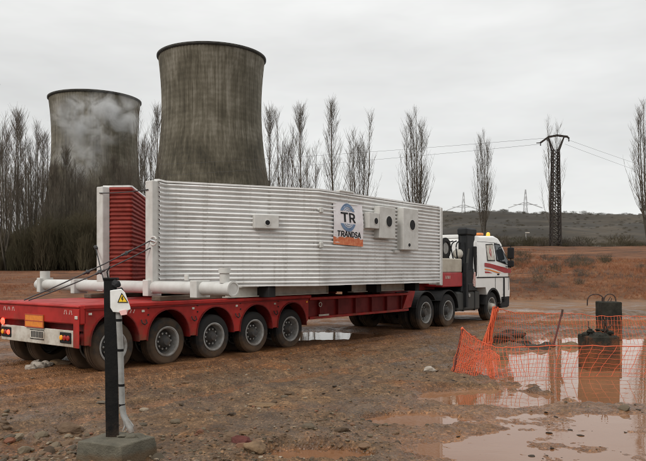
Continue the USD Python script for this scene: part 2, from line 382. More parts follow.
# ponds: centre x, y, radii, rotation (degrees), depth
PONDS = [(6.85, 12.25, 4.2, 3.15, 0, 0.24), (10.0, 15.2, 5.4, 3.9, 10, 0.24), (2.3, 9.75, 1.1, 0.7, 0, 0.125),
         (2.75, 6.85, 2.0, 0.9, -4, 0.038), (1.0, 8.25, 0.62, 0.36, 10, 0.12), (-0.05, 6.7, 0.5, 0.3, 0, 0.115),
         (0.0, 18.9, 1.7, 1.7, 20, 0.13), (12.0, 23.5, 5.5, 2.3, 5, 0.16), (3.7, 8.2, 2.1, 0.5, 0, 0.035), (6.0, 28.5, 4.0, 1.7, 0, 0.12)]
WATER = -0.05

def pond_depth(x, y):
    p = np.stack([x, y, np.zeros_like(x)], -1)
    wob = meshkit.fbm(p * 0.8, 4, 11) - 0.5
    wob2 = meshkit.fbm(p * 4.5, 3, 17) - 0.5
    out = np.zeros_like(x)
    for cx, cy, rx, ry, rot, dep in PONDS:
        a = math.radians(rot)
        u, v = (x - cx) * math.cos(a) + (y - cy) * math.sin(a), -(x - cx) * math.sin(a) + (y - cy) * math.cos(a)
        q = (np.abs(u / rx) ** 4 + np.abs(v / ry) ** 4) ** 0.25 if rx > 3 else np.sqrt((u / rx) ** 2 + (v / ry) ** 2)
        q = q + wob * (0.22 if rx > 3 else 0.5) + wob2 * 0.2
        out = np.maximum(out, dep * smooth(1.12, 0.80, q))
    return out

def field_top(x):
    return 1.75 + 3.7 * smooth(-16, 24, x)

def ground_z(x, y):
    x, y = np.asarray(x, float), np.asarray(y, float)
    p = np.stack([x, y, np.zeros_like(x)], -1)
    r = np.hypot(x, y)
    near = smooth(45, 18, r)
    s = (x - ORG[0]) * AX[0] + (y - ORG[1]) * AX[1]
    w = (x - ORG[0]) * NX[0] + (y - ORG[1]) * NX[1]
    road = smooth(-1.9, -0.3, w) * smooth(4.8, 3.2, w)
    rough = near * (1 - 0.75 * road)
    R = smooth(0.02, 0.14, x / np.maximum(y, 0.1)) * smooth(10.3, 9.2, y) * smooth(3, 5, y)
    rough = rough * (1 - 0.35 * R)
    z = 0.03 - 0.054 * R + 0.03 * R * (meshkit.fbm(p * np.array([1.2, 4.0, 1]), 3, 13) - 0.5) + rough * (0.09 * (1 - 0.6 * R) * (meshkit.fbm(p * 0.55, 3, 3) - 0.5) + 0.085 * (meshkit.fbm(p * 2.3, 3, 5) - 0.5) + 0.055 * (meshkit.fbm(p * 8, 3, 7) - 0.5) + (0.028 + 0.012 * R) * (meshkit.fbm(p * 24, 2, 9) - 0.5) + 0.03 * R * (meshkit.fbm(p * np.array([5, 11, 1]), 2, 19) - 0.5))
    for c, wd, dp in ((-0.62, 0.20, 0.075), (-1.30, 0.17, 0.06), (-2.9, 0.25, 0.07)):                # wheel ruts
        wl = w - c - 0.35 * (meshkit.noise(np.stack([s * 0.35, np.full_like(s, c), 0 * s], -1), 4) - 0.5)
        z = z + near * smooth(-9, -4, s) * (-dp * np.exp(-(wl / wd) ** 4) + 0.45 * dp * np.exp(-((np.abs(wl) - wd * 1.35) / 0.07) ** 2) + 0.012 * np.exp(-(wl / wd) ** 4) * np.sin(s * 40 + np.sign(wl) * 1.2))
    for c in (0.18, 0.74, 2.0, 2.56):                                                               # fresh tracks behind the trailer
        z = z + near * smooth(-2.2, -2.9, s) * (-0.05 * np.exp(-((w - c) / 0.13) ** 4) + 0.025 * np.exp(-((np.abs(w - c) - 0.2) / 0.06) ** 2) + 0.012 * np.exp(-((w - c) / 0.12) ** 4) * np.sin(s * 42))
    # a low bank of rubble behind the pond
    z = z + 0.17 * np.exp(-((x - 4.6) / 0.75) ** 2 - ((y - 17.4) / 0.8) ** 2) * (0.7 + 0.8 * meshkit.fbm(p * 3, 2, 21))
    z = np.maximum(z, WATER + 0.022 - 0.4 * smooth(0.0, 0.3, R))
    z = z - pond_depth(x, y)
    z = z + 0.115 * np.exp(-((x - 3.2) / 0.42) ** 2 - ((y - 10.75 - 0.1 * np.sin(5 * x)) / 0.09) ** 2) + 0.15 * np.exp(-((x - 4.28) / 0.22) ** 2 - ((y - 11.0) / 0.1) ** 2)
    rise = np.clip((y - 37) / 73, 0, 1)
    far = field_top(x) * (0.2 * smooth(0, 0.12, rise) + 0.8 * rise ** 1.05) + smooth(36, 50, y) * smooth(400, 100, y) * 0.5 * (meshkit.fbm(p * 0.12, 3, 8) - 0.5)
    return z + far

ang = np.radians(np.concatenate([np.linspace(-34, 34, 700), np.linspace(34, 326, 86)[1:-1]]))
rad = np.concatenate([np.linspace(0.4, 4.6, 12), np.geomspace(5, 30, 470), np.geomspace(30, 4000, 130)[1:]])
gx, gy = rad[:, None] * np.sin(ang)[None], rad[:, None] * np.cos(ang)[None]
gz = ground_z(gx, gy)
nr, na = gx.shape
i, j = np.meshgrid(np.arange(nr - 1), np.arange(na), indexing='ij')
q = np.stack([i * na + j, i * na + (j + 1) % na, (i + 1) * na + (j + 1) % na, (i + 1) * na + j], -1).reshape(-1, 4)[:, ::-1]
gv = np.vstack([np.stack([gx, gy, gz], -1).reshape(-1, 3), [0, 0, 0.0]])
gf = np.vstack([q[:, [0, 1, 2]], q[:, [0, 2, 3]], np.stack([np.full(na, nr * na), (np.arange(na) + 1) % na, np.arange(na)], 1)])

nodes = {
    'g': ('geometry', {}), 'sp': ('separate_xyz', {}),
    'big': ('noise_texture', {'scale': 0.55, 'detail': 6, 'roughness': 0.6}),
    'mid': ('noise_texture', {'scale': 3.2, 'detail': 7, 'roughness': 0.65}),
    'fine': ('noise_texture', {'scale': 38, 'detail': 4, 'roughness': 0.6}),
    'vor': ('voronoi_texture', {'scale': 34, 'randomness': 1.0}), 'vor2': ('voronoi_texture', {'scale': 85, 'randomness': 1.0}),
    'base': ('rgb_ramp', {'ramp': [(0.3, (0.064, 0.036, 0.0175)), (0.48, (0.110, 0.064, 0.033)), (0.62, (0.150, 0.090, 0.048)), (0.78, (0.19, 0.122, 0.069))]}),
    'redm': ('rgb_ramp', {'ramp': [(0.3, (0.115, 0.046, 0.0155)), (0.7, (0.20, 0.088, 0.034))]}),
    # distance from the lorry's line
    'dw': ('vector_math', {'math_type': 'dot_product', 'vector2': (float(NX[0]), float(NX[1]), 0.0)}),
    'dws': ('math', {'math_type': 'subtract', 'value2': float(ORG @ NX)}),
    'lane': ('map_range', {'range_type': 'smoothstep', 'from_min': -2.6, 'from_max': -0.3, 'to_min': 0.0, 'to_max': 0.75, 'clamp': True}),
    'lanen': ('math', {'math_type': 'multiply_add', 'value2': 1.9, 'value3': -0.9}),
    'lanea': ('math', {'math_type': 'add', 'use_clamp': True}),
    'patch': ('map_range', {'range_type': 'smoothstep', 'from_min': 0.53, 'from_max': 0.68, 'to_min': 0.0, 'to_max': 0.85, 'clamp': True}),
    'redness': ('math', {'math_type': 'maximum'}),
    'pit': ('map_range', {'range_type': 'smoothstep', 'from_min': 0.02, 'from_max': -0.05, 'to_min': 0.0, 'to_max': 0.8, 'clamp': True}),
    'red2': ('math', {'math_type': 'maximum'}),
    'm1': ('mix', {'mix_type': 'mix'}),
    'peb': ('rgb_ramp', {'ramp': [(0.0, (0.5, 0.5, 0.5)), (0.5, (0.9, 0.88, 0.85)), (0.85, (1.3, 1.25, 1.2)), (1.0, (2.2, 2.15, 2.0))]}),
    'psep': ('separate_color', {}), 'm2': ('mix', {'mix_type': 'multiply', 'fac': 0.62}),
    'psep2': ('separate_color', {}), 'peb2': ('rgb_ramp', {'ramp': [(0.0, (0.6, 0.6, 0.6)), (0.8, (1.15, 1.15, 1.12)), (1.0, (1.7, 1.65, 1.6))]}), 'm3': ('mix', {'mix_type': 'multiply', 'fac': 0.5}),
    # the dry field
    'fmap': ('mapping', {'scale': (0.5, 0.8, 1.0)}), 'fieldn': ('noise_texture', {'scale': 0.3, 'detail': 9, 'roughness': 0.7}),
    'fieldc': ('rgb_ramp', {'ramp': [(0.34, (0.045, 0.024, 0.013)), (0.46, (0.105, 0.045, 0.021)), (0.56, (0.165, 0.070, 0.031)), (0.7, (0.23, 0.115, 0.058))]}),
    'fmask': ('map_range', {'range_type': 'smoothstep', 'from_min': 36.0, 'from_max': 41.0, 'clamp': True}), 'm4': ('mix', {'mix_type': 'mix'}),
    'trk': ('map_range', {'range_type': 'smoothstep', 'from_min': 29.0, 'from_max': 33.0, 'to_max': 0.6, 'clamp': True}), 'm35': ('mix', {'mix_type': 'mix', 'color2': (0.20, 0.118, 0.068)}),
    'wetn': ('noise_texture', {'scale': 0.9, 'detail': 5, 'roughness': 0.6}),
    'wet': ('map_range', {'from_min': 0.42, 'from_max': 0.6, 'to_min': 0.9, 'to_max': 0.36, 'clamp': True}),
    'damp': ('map_range', {'from_min': 0.36, 'from_max': 0.6, 'to_min': 1.12, 'to_max': 0.72, 'clamp': True}), 'm5': ('mix', {'mix_type': 'multiply', 'fac': 1.0}),
    'low': ('map_range', {'range_type': 'smoothstep', 'from_min': -0.045, 'from_max': 0.02, 'to_min': 0.22, 'to_max': 1.0, 'clamp': True}),
    'rg': ('math', {'math_type': 'multiply'}), 'frg': ('map_range', {'from_min': 34.0, 'from_max': 38.0, 'to_min': 0.0, 'to_max': 1.0, 'clamp': True}), 'rg2': ('math', {'math_type': 'maximum'}),
    'h1': ('math', {'math_type': 'multiply_add', 'value2': 0.6}),
    'bump': ('bump', {'strength': 0.55, 'distance': 0.03}),
    'p': ('principled_bsdf', {'specular_ior_level': 0.3}),
}
P = 'g.position'
links = [(P, 'sp.vector')] + [(P, f'{k}.vector') for k in ('big', 'mid', 'fine', 'vor', 'vor2', 'wetn', 'fmap')] + [('fmap.vector', 'fieldn.vector'),
    (P, 'dw.vector1'), ('dw.value', 'dws.value1'), ('dws.value', 'lane.value'), ('big.fac', 'lanen.value1'), ('lane.result', 'lanea.value1'), ('lanen.value', 'lanea.value2'),
    ('mid.fac', 'base.fac'), ('mid.fac', 'redm.fac'), ('big.fac', 'patch.value'), ('patch.result', 'redness.value1'), ('lane.result', 'redness.value2'),
    ('sp.z', 'pit.value'), ('redness.value', 'red2.value1'), ('pit.result', 'red2.value2'),
    ('red2.value', 'm1.fac'), ('base.color', 'm1.color1'), ('redm.color', 'm1.color2'),
    ('vor.color', 'psep.color'), ('psep.r', 'peb.fac'), ('m1.color', 'm2.color1'), ('peb.color', 'm2.color2'),
    ('vor2.color', 'psep2.color'), ('psep2.r', 'peb2.fac'), ('m2.color', 'm3.color1'), ('peb2.color', 'm3.color2'),
    ('sp.y', 'trk.value'), ('trk.result', 'm35.fac'), ('m3.color', 'm35.color1'),
    ('fieldn.fac', 'fieldc.fac'), ('sp.y', 'fmask.value'), ('fmask.result', 'm4.fac'), ('m35.color', 'm4.color1'), ('fieldc.color', 'm4.color2'), ('wetn.fac', 'damp.value'), ('damp.result', 'm5.color2'), ('m4.color', 'm5.color1'), ('m5.color', 'p.base_color'),
    ('wetn.fac', 'wet.value'), ('sp.z', 'low.value'), ('wet.result', 'rg.value1'), ('low.result', 'rg.value2'), ('sp.y', 'frg.value'), ('rg.value', 'rg2.value1'), ('frg.result', 'rg2.value2'), ('rg2.value', 'p.roughness'),
    ('fine.fac', 'h1.value1'), ('vor.distance', 'h1.value3'), ('h1.value', 'bump.height'), ('bump.normal', 'p.normal')]
LOOK['mud'] = usdkit.material(stage, '/World/Looks/mud', nodes, links, surface='p.BSDF')
single('ground', trimesh.Trimesh(gv, gf, process=False), 'mud', kind='structure', smooth=True)

LOOK['muddy_water'] = usdkit.material(stage, '/World/Looks/muddy_water', {
    'g': ('geometry', {}), 'mp': ('mapping', {'scale': (1, 2.2, 1)}), 'n': ('noise_texture', {'scale': 2.6, 'detail': 3, 'roughness': 0.5}), 'b': ('bump', {'strength': 0.06, 'distance': 0.02}),
    'cn': ('noise_texture', {'scale': 0.5, 'detail': 4}), 'c': ('rgb_ramp', {'ramp': [(0.35, (0.155, 0.070, 0.033)), (0.65, (0.18, 0.092, 0.050))]}),
    'p': ('principled_bsdf', {'roughness': 0.015, 'ior': 1.33, 'specular_ior_level': 0.5})},
    [('g.position', 'mp.vector'), ('mp.vector', 'n.vector'), ('g.position', 'cn.vector'), ('cn.fac', 'c.fac'), ('c.color', 'p.base_color'), ('n.fac', 'b.height'), ('b.normal', 'p.normal')], surface='p.BSDF')
def ellipse(cx, cy, rx, ry, r, d, k=1.75):
    c_, s_ = math.cos(math.radians(r)), math.sin(math.radians(r))
    return Polygon([(cx + k * rx * math.cos(t) * c_ - k * ry * math.sin(t) * s_, cy + k * rx * math.cos(t) * s_ + k * ry * math.sin(t) * c_) for t in np.linspace(0, 2 * math.pi, 40)[:-1]])
wet = unary_union([ellipse(*e) for e in PONDS] + [Polygon([(0.15, 5.0), (1.0, 10.6), (7.5, 10.6), (7.5, 5.0)])])
for g in getattr(wet, 'geoms', [wet]):
    v, f = trimesh.creation.triangulate_polygon(g, engine='earcut')
    single('puddle', trimesh.Trimesh(np.column_stack([v, np.full(len(v), WATER)]), f, process=False), 'muddy_water', kind='structure')

# ------------------------------------------------------------------ the hill behind the field
hx, hy = np.meshgrid(np.linspace(-420, 900, 260), np.concatenate([np.linspace(150, 460, 90), np.linspace(470, 1500, 20)]), indexing='xy')
def hill_z(x, y):
    p = np.stack([x, y, 0 * x], -1)
    crest = 6 + 28.3 * smooth(-40, 75, x) + 3.0 * (meshkit.fbm(p * 0.012, 3, 31) - 0.5) * 2 - 3 * smooth(160, 420, x) + 1.2 * smooth(110, 60, x) * smooth(40, 60, x)
    prof = smooth(165, 425, y) * 0.55 + 0.45 * np.clip((y - 165) / 260, 0, 1) 
    bench = 0.05 * np.sin(np.clip((y - 165) / 260, 0, 1) * 15)
    return 0.5 + crest * (prof + bench * smooth(1.0, 0.9, prof)) + (meshkit.fbm(p * 0.05, 4, 33) - 0.5) * 3.5 * smooth(150, 200, y)
hz = hill_z(hx, hy)
ny, nx = hx.shape
i, j = np.meshgrid(np.arange(ny - 1), np.arange(nx - 1), indexing='ij')
q = np.stack([i * nx + j, i * nx + j + 1, (i + 1) * nx + j + 1, (i + 1) * nx + j], -1).reshape(-1, 4)
LOOK['hillside'] = usdkit.material(stage, '/World/Looks/hillside', {
    'g': ('geometry', {}), 'mp': ('mapping', {'scale': (0.4, 1.0, 1.6)}), 'n': ('noise_texture', {'scale': 0.10, 'detail': 12, 'roughness': 0.8}), 'n2': ('noise_texture', {'scale': 0.013, 'detail': 5, 'roughness': 0.6}),
    'a': ('math', {'math_type': 'multiply_add', 'value2': 0.55}), 'b': ('math', {'math_type': 'multiply', 'value2': 0.5}),
    'r': ('rgb_ramp', {'ramp': [(0.38, (0.007, 0.0052, 0.0028)), (0.47, (0.0155, 0.0115, 0.0062)), (0.55, (0.026, 0.0193, 0.0108)), (0.61, (0.048, 0.035, 0.0205)), (0.72, (0.10, 0.075, 0.048))]}), 'p': ('principled_bsdf', {'roughness': 0.95})},
    [('g.position', 'mp.vector'), ('mp.vector', 'n.vector'), ('g.position', 'n2.vector'), ('n2.fac', 'b.value1'), ('n.fac', 'a.value1'), ('b.value', 'a.value3'), ('a.value', 'r.fac'), ('r.color', 'p.base_color')], surface='p.BSDF')
single('hill', trimesh.Trimesh(np.stack([hx, hy, hz], -1).reshape(-1, 3), np.vstack([q[:, [0, 1, 2]], q[:, [0, 2, 3]]]), process=False), 'hillside', kind='structure', smooth=True)

# ------------------------------------------------------------------ cooling towers
LOOK['tower_concrete'] = usdkit.material(stage, '/World/Looks/tower_concrete', {
    'tc': ('texture_coordinate', {}), 'm1': ('mapping', {'scale': (0.55, 0.55, 0.017)}), 'n1': ('noise_texture', {'scale': 1.0, 'detail': 7, 'roughness': 0.68}),
    'm2': ('mapping', {'scale': (1.7, 1.7, 0.03)}), 'n2': ('noise_texture', {'scale': 1.0, 'detail': 4, 'roughness': 0.6}),
    'n3': ('noise_texture', {'scale': 0.045, 'detail': 8, 'roughness': 0.68, 'distortion': 0.4}),
    'wv': ('wave_texture', {'wave_type': 'bands', 'bands_direction': 'z', 'scale': 0.11, 'distortion': 0.8, 'detail': 2}),
    'a': ('math', {'math_type': 'multiply_add', 'value2': 0.36}), 'b': ('math', {'math_type': 'multiply', 'value2': 0.52}), 'c': ('math', {'math_type': 'multiply_add', 'value2': 0.17}),
    'sp': ('separate_xyz', {}), 'zr': ('map_range', {'from_min': 20.0, 'from_max': 105.0, 'to_min': -0.085, 'to_max': 0.035, 'clamp': True}), 'd': ('math', {'math_type': 'add'}), 'e': ('math', {'math_type': 'multiply_add', 'value2': 0.018}),
    'r': ('rgb_ramp', {'ramp': [(0.40, (0.026, 0.022, 0.013)), (0.49, (0.060, 0.051, 0.033)), (0.56, (0.100, 0.087, 0.061)), (0.63, (0.165, 0.148, 0.115)), (0.74, (0.26, 0.24, 0.20))]}), 'p': ('principled_bsdf', {'roughness': 0.92})},
    [('tc.object', 'm1.vector'), ('m1.vector', 'n1.vector'), ('tc.object', 'm2.vector'), ('m2.vector', 'n2.vector'), ('tc.object', 'n3.vector'), ('tc.object', 'wv.vector'), ('tc.object', 'sp.vector'),
     ('sp.z', 'zr.value'), ('n3.fac', 'b.value1'), ('n1.fac', 'a.value1'), ('b.value', 'a.value3'), ('n2.fac', 'c.value1'), ('a.value', 'c.value3'), ('c.value', 'd.value1'), ('zr.result', 'd.value2'),
     ('wv.fac', 'e.value1'), ('d.value', 'e.value3'), ('e.value', 'r.fac'), ('r.color', 'p.base_color')], surface='p.BSDF')
surf('tower_rim', (0.035, 0.034, 0.03), (0.06, 0.056, 0.048), 0.3, rough=(0.85, 0.95))
def cooling_tower(cx, cy, z0, label):
    t = Thing('cooling_tower', label, 'cooling tower', (cx, cy, z0))
    H, thr, zt = 121.0, 28.0, 93.0
    zz = np.linspace(9, H, 70)
    b = 75.0
    rr = np.where(zz < zt, thr * np.sqrt(1 + ((zz - zt) / b) ** 2), thr * np.sqrt(1 + ((zz - zt) / 74.0) ** 2))
    n = 288
    an = np.arange(n) * 2 * math.pi / n
    rib = np.where(np.arange(n) % 3 == 0, 0.16, 0.0)                       # shallow upright ribs
    out = [(rr[:, None] + rib[None]) * np.cos(an), (rr[:, None] + rib[None]) * np.sin(an), np.repeat(zz[:, None], n, 1)]
    v = np.stack(out, -1).reshape(-1, 3)
    vi = np.stack([(rr[:, None] - 0.7) * np.cos(an), (rr[:, None] - 0.7) * np.sin(an), np.repeat(zz[:, None], n, 1)], -1).reshape(-1, 3)
    i, j = np.meshgrid(np.arange(len(zz) - 1), np.arange(n), indexing='ij')
    q = np.stack([i * n + j, i * n + (j + 1) % n, (i + 1) * n + (j + 1) % n, (i + 1) * n + j], -1).reshape(-1, 4)
    f = np.vstack([q[:, [0, 1, 2]], q[:, [0, 2, 3]]])
    m = trimesh.Trimesh(np.vstack([v, vi]), np.vstack([f, f[:, ::-1] + len(v)]), process=False)
    o = np.array([cx, cy, z0])
    m.apply_translation(o)
    t.add('shell', m, 'tower_concrete', smooth=40)
    R = rr[-1]
    rim = lathe([(R - 0.9, H - 0.6), (R - 0.9, H + 0.6), (R + 0.9, H + 0.6), (R + 0.9, H - 0.2), (R + 0.3, H - 0.8), (R - 0.1, H - 0.9)], 144)
    rim.apply_translation(o)
    t.add('rim', rim, 'tower_rim')
    ring = lathe([(rr[0] - 0.9, 8.4), (rr[0] - 0.9, 9.2), (rr[0] + 0.5, 9.2), (rr[0] + 0.5, 8.4), (rr[0] - 0.9, 8.4)], 96)
    ring.apply_translation(o)
    t.add('ring_beam', ring, 'tower_rim')
    for k in range(36):                                                     # leaning columns under the shell
        a0, a1 = 2 * math.pi * k / 36, 2 * math.pi * (k + 0.5) / 36
        p0 = o + [(rr[0] + 2.2) * math.cos(a0), (rr[0] + 2.2) * math.sin(a0), 0]
        ms = [bar(p0, o + [rr[0] * math.cos(a), rr[0] * math.sin(a), 8.5], 0.45, 6) for a in (a1, 2 * a0 - a1)]
        t.add('column', cat(ms), 'tower_rim')
    return t
cooling_tower((212 - CX) * 400 / FPX, 400.0, 1.0, 'tall stained concrete cooling tower standing nearer, straight behind the white load')
cooling_tower((95.2 - CX) * 480 / FPX, 480.0, -3.5, 'cooling tower farther off with pale steam drifting across its upper shell')

# steam drifting in front of the farther tower
def puff(px, py, d, rx, ry, rz, seed, dens, label):
    c = at(px, py, d)
    nm = f'steam_air_{seed}'
    LOOK[nm] = usdkit.material(stage, '/World/Looks/' + nm, {
        'tc': ('geometry', {}), 'n': ('noise_texture', {'scale': 0.085, 'detail': 5, 'roughness': 0.6, 'distortion': 0.5}), 'r': ('map_range', {'from_min': 0.44, 'from_max': 0.66, 'to_min': 0.0, 'to_max': dens, 'clamp': True}),
        's': ('vector_math', {'math_type': 'subtract', 'vector2': c}), 'q': ('vector_math', {'math_type': 'divide', 'vector2': (rx, ry, rz)}), 'l': ('vector_math', {'math_type': 'length'}),
        'f': ('map_range', {'range_type': 'smoothstep', 'from_min': 0.95, 'from_max': 0.35, 'to_min': 0.0, 'to_max': 1.0, 'clamp': True}), 'm': ('math', {'math_type': 'multiply'}),
        'v': ('principled_volume', {'color': (0.96, 0.96, 0.96)})}, [('tc.position', 'n.vector'), ('n.fac', 'r.value'), ('tc.position', 's.vector1'), ('s.vector', 'q.vector1'), ('q.vector', 'l.vector1'), ('l.value', 'f.value'),
        ('r.result', 'm.value1'), ('f.result', 'm.value2'), ('m.value', 'v.density')], volume='v.volume')
    m = trimesh.creation.icosphere(subdivisions=3)
    m.vertices = m.vertices * [rx, ry, rz] + c
    single('steam', m, nm, kind='stuff', label=label)
puff(97, 118, 432, 38, 11, 20, 9, 0.20, 'pale steam drifting across the top of the farther cooling tower')
puff(80, 156, 428, 22, 9, 22, 5, 0.08, 'faint pale steam low in front of the farther cooling tower')

# ------------------------------------------------------------------ trees
def poplar(seed, H=24.0, stems=1, wide=1.0, dense=1.0):
    """Bare upright poplar: (trunk, crown)."""
    rs = np.random.RandomState(seed)
    trunk, crown = [], []
    def limb(p, d, L, r0, r1, n, curl=0.25):
        pts = [np.array(p)]
        d = np.array(d) / np.linalg.norm(d)
        for k in range(n):
            d = d + np.array([0, 0, curl]) + rs.normal(size=3) * 0.06
            d /= np.linalg.norm(d)
            pts.append(pts[-1] + d * L / n)
        return np.array(pts), np.linspace(r0, r1, n + 1)
    roots = [(0, 0, 0.0, 1.0)] if stems == 1 else [(0, 0, 0.0, 1.0)] + [(rs.normal() * 0.12, rs.normal() * 0.12, rs.uniform(0.6, 3.0), rs.uniform(0.8, 0.97)) for _ in range(stems - 1)]
    for x0, y0, zb, fh in roots:
        lean = rs.normal(size=2) * 0.010 if stems == 1 else np.array([math.cos(2.4 * len(trunk)), math.sin(2.4 * len(trunk))]) * rs.uniform(0.02, 0.055) * wide
        hh = H * fh
        n = 12
        zs = np.linspace(zb, hh, n)
        t = (zs - zb) / (hh - zb)
        wig = np.cumsum(rs.normal(size=(n, 2)) * 0.05, 0)
        base = np.array([x0, y0])
        pts = np.column_stack([base + lean * hh * (1 - (1 - t) ** 2.6)[:, None] + wig * t[:, None], zs])
        rad_ = (0.165 if stems == 1 else 0.115) * fh * (1 - t) ** 0.85 + 0.018
        trunk.append(tube(pts, rad_, 7))
        nl = int((78 if stems == 1 else 40) * dense)
        for k in range(nl):
            u = rs.uniform(0.10, 0.97) ** 0.9
            p = np.array([np.interp(u, t, pts[:, c]) for c in range(3)])
            a = rs.uniform(0, 2 * math.pi)
            L = wide * (1 - u) * hh * rs.uniform(0.16, 0.34) + rs.uniform(0.9, 2.0)
            out = rs.uniform(0.28, 0.58)
            lp, lr = limb(p, (math.cos(a) * out, math.sin(a) * out, 0.8), L, max(0.012 + 0.034 * (1 - u), 0.016), 0.008, 5, 0.24)
            crown.append(tube(lp, lr, 4, cap=False))
            for m in range(int(rs.uniform(9, 18) * dense)):
                v = rs.uniform(0.15, 1.0)
                e = np.array([np.interp(v, np.linspace(0, 1, 6), lp[:, c]) for c in range(3)])
                b = rs.uniform(0, 2 * math.pi)
                tp, tr = limb(e, (math.cos(b) * 0.55, math.sin(b) * 0.55, 0.9), rs.uniform(0.6, 1.8), 0.0125, 0.006, 2, 0.18)
                crown.append(tube(tp, tr, 3, cap=False))
    return cat(trunk), cat(crown)

TREE = {}
def tree_kind(key, **kw):
    TREE[key] = (poplar(**kw), kw.get('H', 24.0))
tree_kind('slim', seed=1, H=25, stems=1, wide=0.95)
tree_kind('slim2', seed=2, H=25, stems=1, wide=1.2, dense=1.1)
tree_kind('broad', seed=3, H=25, stems=6, wide=1.35, dense=0.75)
tree_kind('broad2', seed=4, H=25, stems=4, wide=1.2, dense=0.8)
tree_kind('thin', seed=5, H=25, stems=2, wide=1.05, dense=0.8)
first_tree = {}
def plant(key, px, top, d, label, group=None, fat=1.0, rz=None, name='poplar_tree'):
    x = (px - CX) * d / FPX
    z = float(ground_z(x, d)) - 0.15
    h = EYE - (top - HY) * d / FPX - z
    (tr, cr), H = TREE[key]
    k = h / H
    fat = fat * 1.12
    rz = rz if rz is not None else (px * 37 % 360)
    if key not in first_tree:
        t = Thing(name, label, 'tree', (x, d, z), group=group, rot=rz)
        t.base[:] = 0
        t.add('trunk', tr, 'bark'); t.add('crown', cr, 'twig')
        UsdGeom.Xformable(t.prim).AddScaleOp().Set(Gf.Vec3f(k * fat, k * fat, k))
        first_tree[key] = t.path
        return
    copy_of(first_tree[key], (x, d, z), rz, (k * fat, k * fat, k), label, group, 'tree', name='/World/' + name)
B = 'bare poplars along the far edge of the field'
plant('broad', 416, 108, 118, 'broad many-stemmed bare poplar standing alone above the right half of the white load', B)
plant('slim', 336, 104, 114, 'slim straight bare poplar behind the load, above the banner', B, 1.0)
plant('broad2', 360, 118, 121, 'bushy bare poplar just right of the slim one above the banner', B)
plant('thin', 353, 150, 150, 'small faint bare poplar between the two above the banner', B)
plant('slim2', 268, 115, 116, 'bare poplar touching the right edge of the nearer cooling tower', B)
plant('broad2', 287, 117, 124, 'bare poplar second right of the nearer cooling tower', B, 0.9)
plant('slim2', 302, 113, 117, 'bare poplar third right of the nearer cooling tower, tallest of those three', B, 1.05)
plant('thin', 311, 146, 140, 'low thin bare poplar at the right end of the three beside the nearer tower', B)
plant('broad', 484, 130, 119, 'bare poplar above the lorry cab, between load and pylon', B, 0.8)
plant('thin', 551, 124, 132, 'bare poplar growing directly behind the lattice pylon', B, 0.9)
plant('broad', 648, 100, 112, 'tall bare poplar at the right edge of the picture', B, 1.0)
plant('slim2', 158, 114, 118, 'bare poplar against the left edge of the nearer cooling tower', B, 0.85)
plant('broad2', 143, 112, 122, 'bare poplar in the gap between the two cooling towers', B, 0.85)
plant('thin', 150, 145, 135, 'short thin bare poplar in the gap between the two cooling towers', B)
L = 'bare poplars of the dense row at the left'
L2 = 'bare poplars of the back row at the left'
for k, (key, px, top, d, fat) in enumerate([('broad2', 6, 98, 104, 1.0), ('slim2', 17, 118, 110, 1.1), ('broad', 31, 119, 112, 0.9), ('slim', 43, 136, 108, 1.2), ('broad2', 55, 140, 116, 1.0), ('slim2', 66, 152, 112, 1.1),
                                            ('broad', 76, 160, 118, 0.9), ('thin', 88, 166, 112, 1.2), ('broad2', 99, 172, 116, 1.0), ('slim2', 112, 160, 120, 1.1), ('broad', 124, 166, 117, 0.9), ('thin', 133, 150, 118, 1.1),
                                            ('thin', 24, 150, 104, 1.2), ('thin', 49, 165, 105, 1.2)]):
    row = sorted([6, 17, 31, 43, 55, 66, 76, 88, 99, 112, 124, 133, 24, 49])
    nth = ['first', 'second', 'third', 'fourth', 'fifth', 'sixth', 'seventh', 'eighth', 'ninth', 'tenth', 'eleventh', 'twelfth', 'thirteenth', 'fourteenth'][row.index(px)]
    lab = f'{nth} bare poplar from the left edge, ' + ('left of the farther cooling tower' if px < 50 else 'in front of the farther cooling tower')
    plant(key, px, top, d, lab, L, fat)

for k, px in enumerate((2, 12, 22, 36, 48, 58, 70, 81, 92, 105, 118, 129, 138)):
    plant(['slim2', 'broad2', 'thin', 'broad', 'slim'][k % 5], px + 1.5 * (k % 3), [150, 162, 170, 158, 176, 182, 170, 176, 184, 178, 168, 176, 165][k], 126 + 3.1 * (k * 7 % 5), f"{['first', 'second', 'third', 'fourth', 'fifth', 'sixth', 'seventh', 'eighth', 'ninth', 'tenth', 'eleventh', 'twelfth', 'thirteenth'][k]} shorter poplar from the left in the faint back row", L2, 1.3)
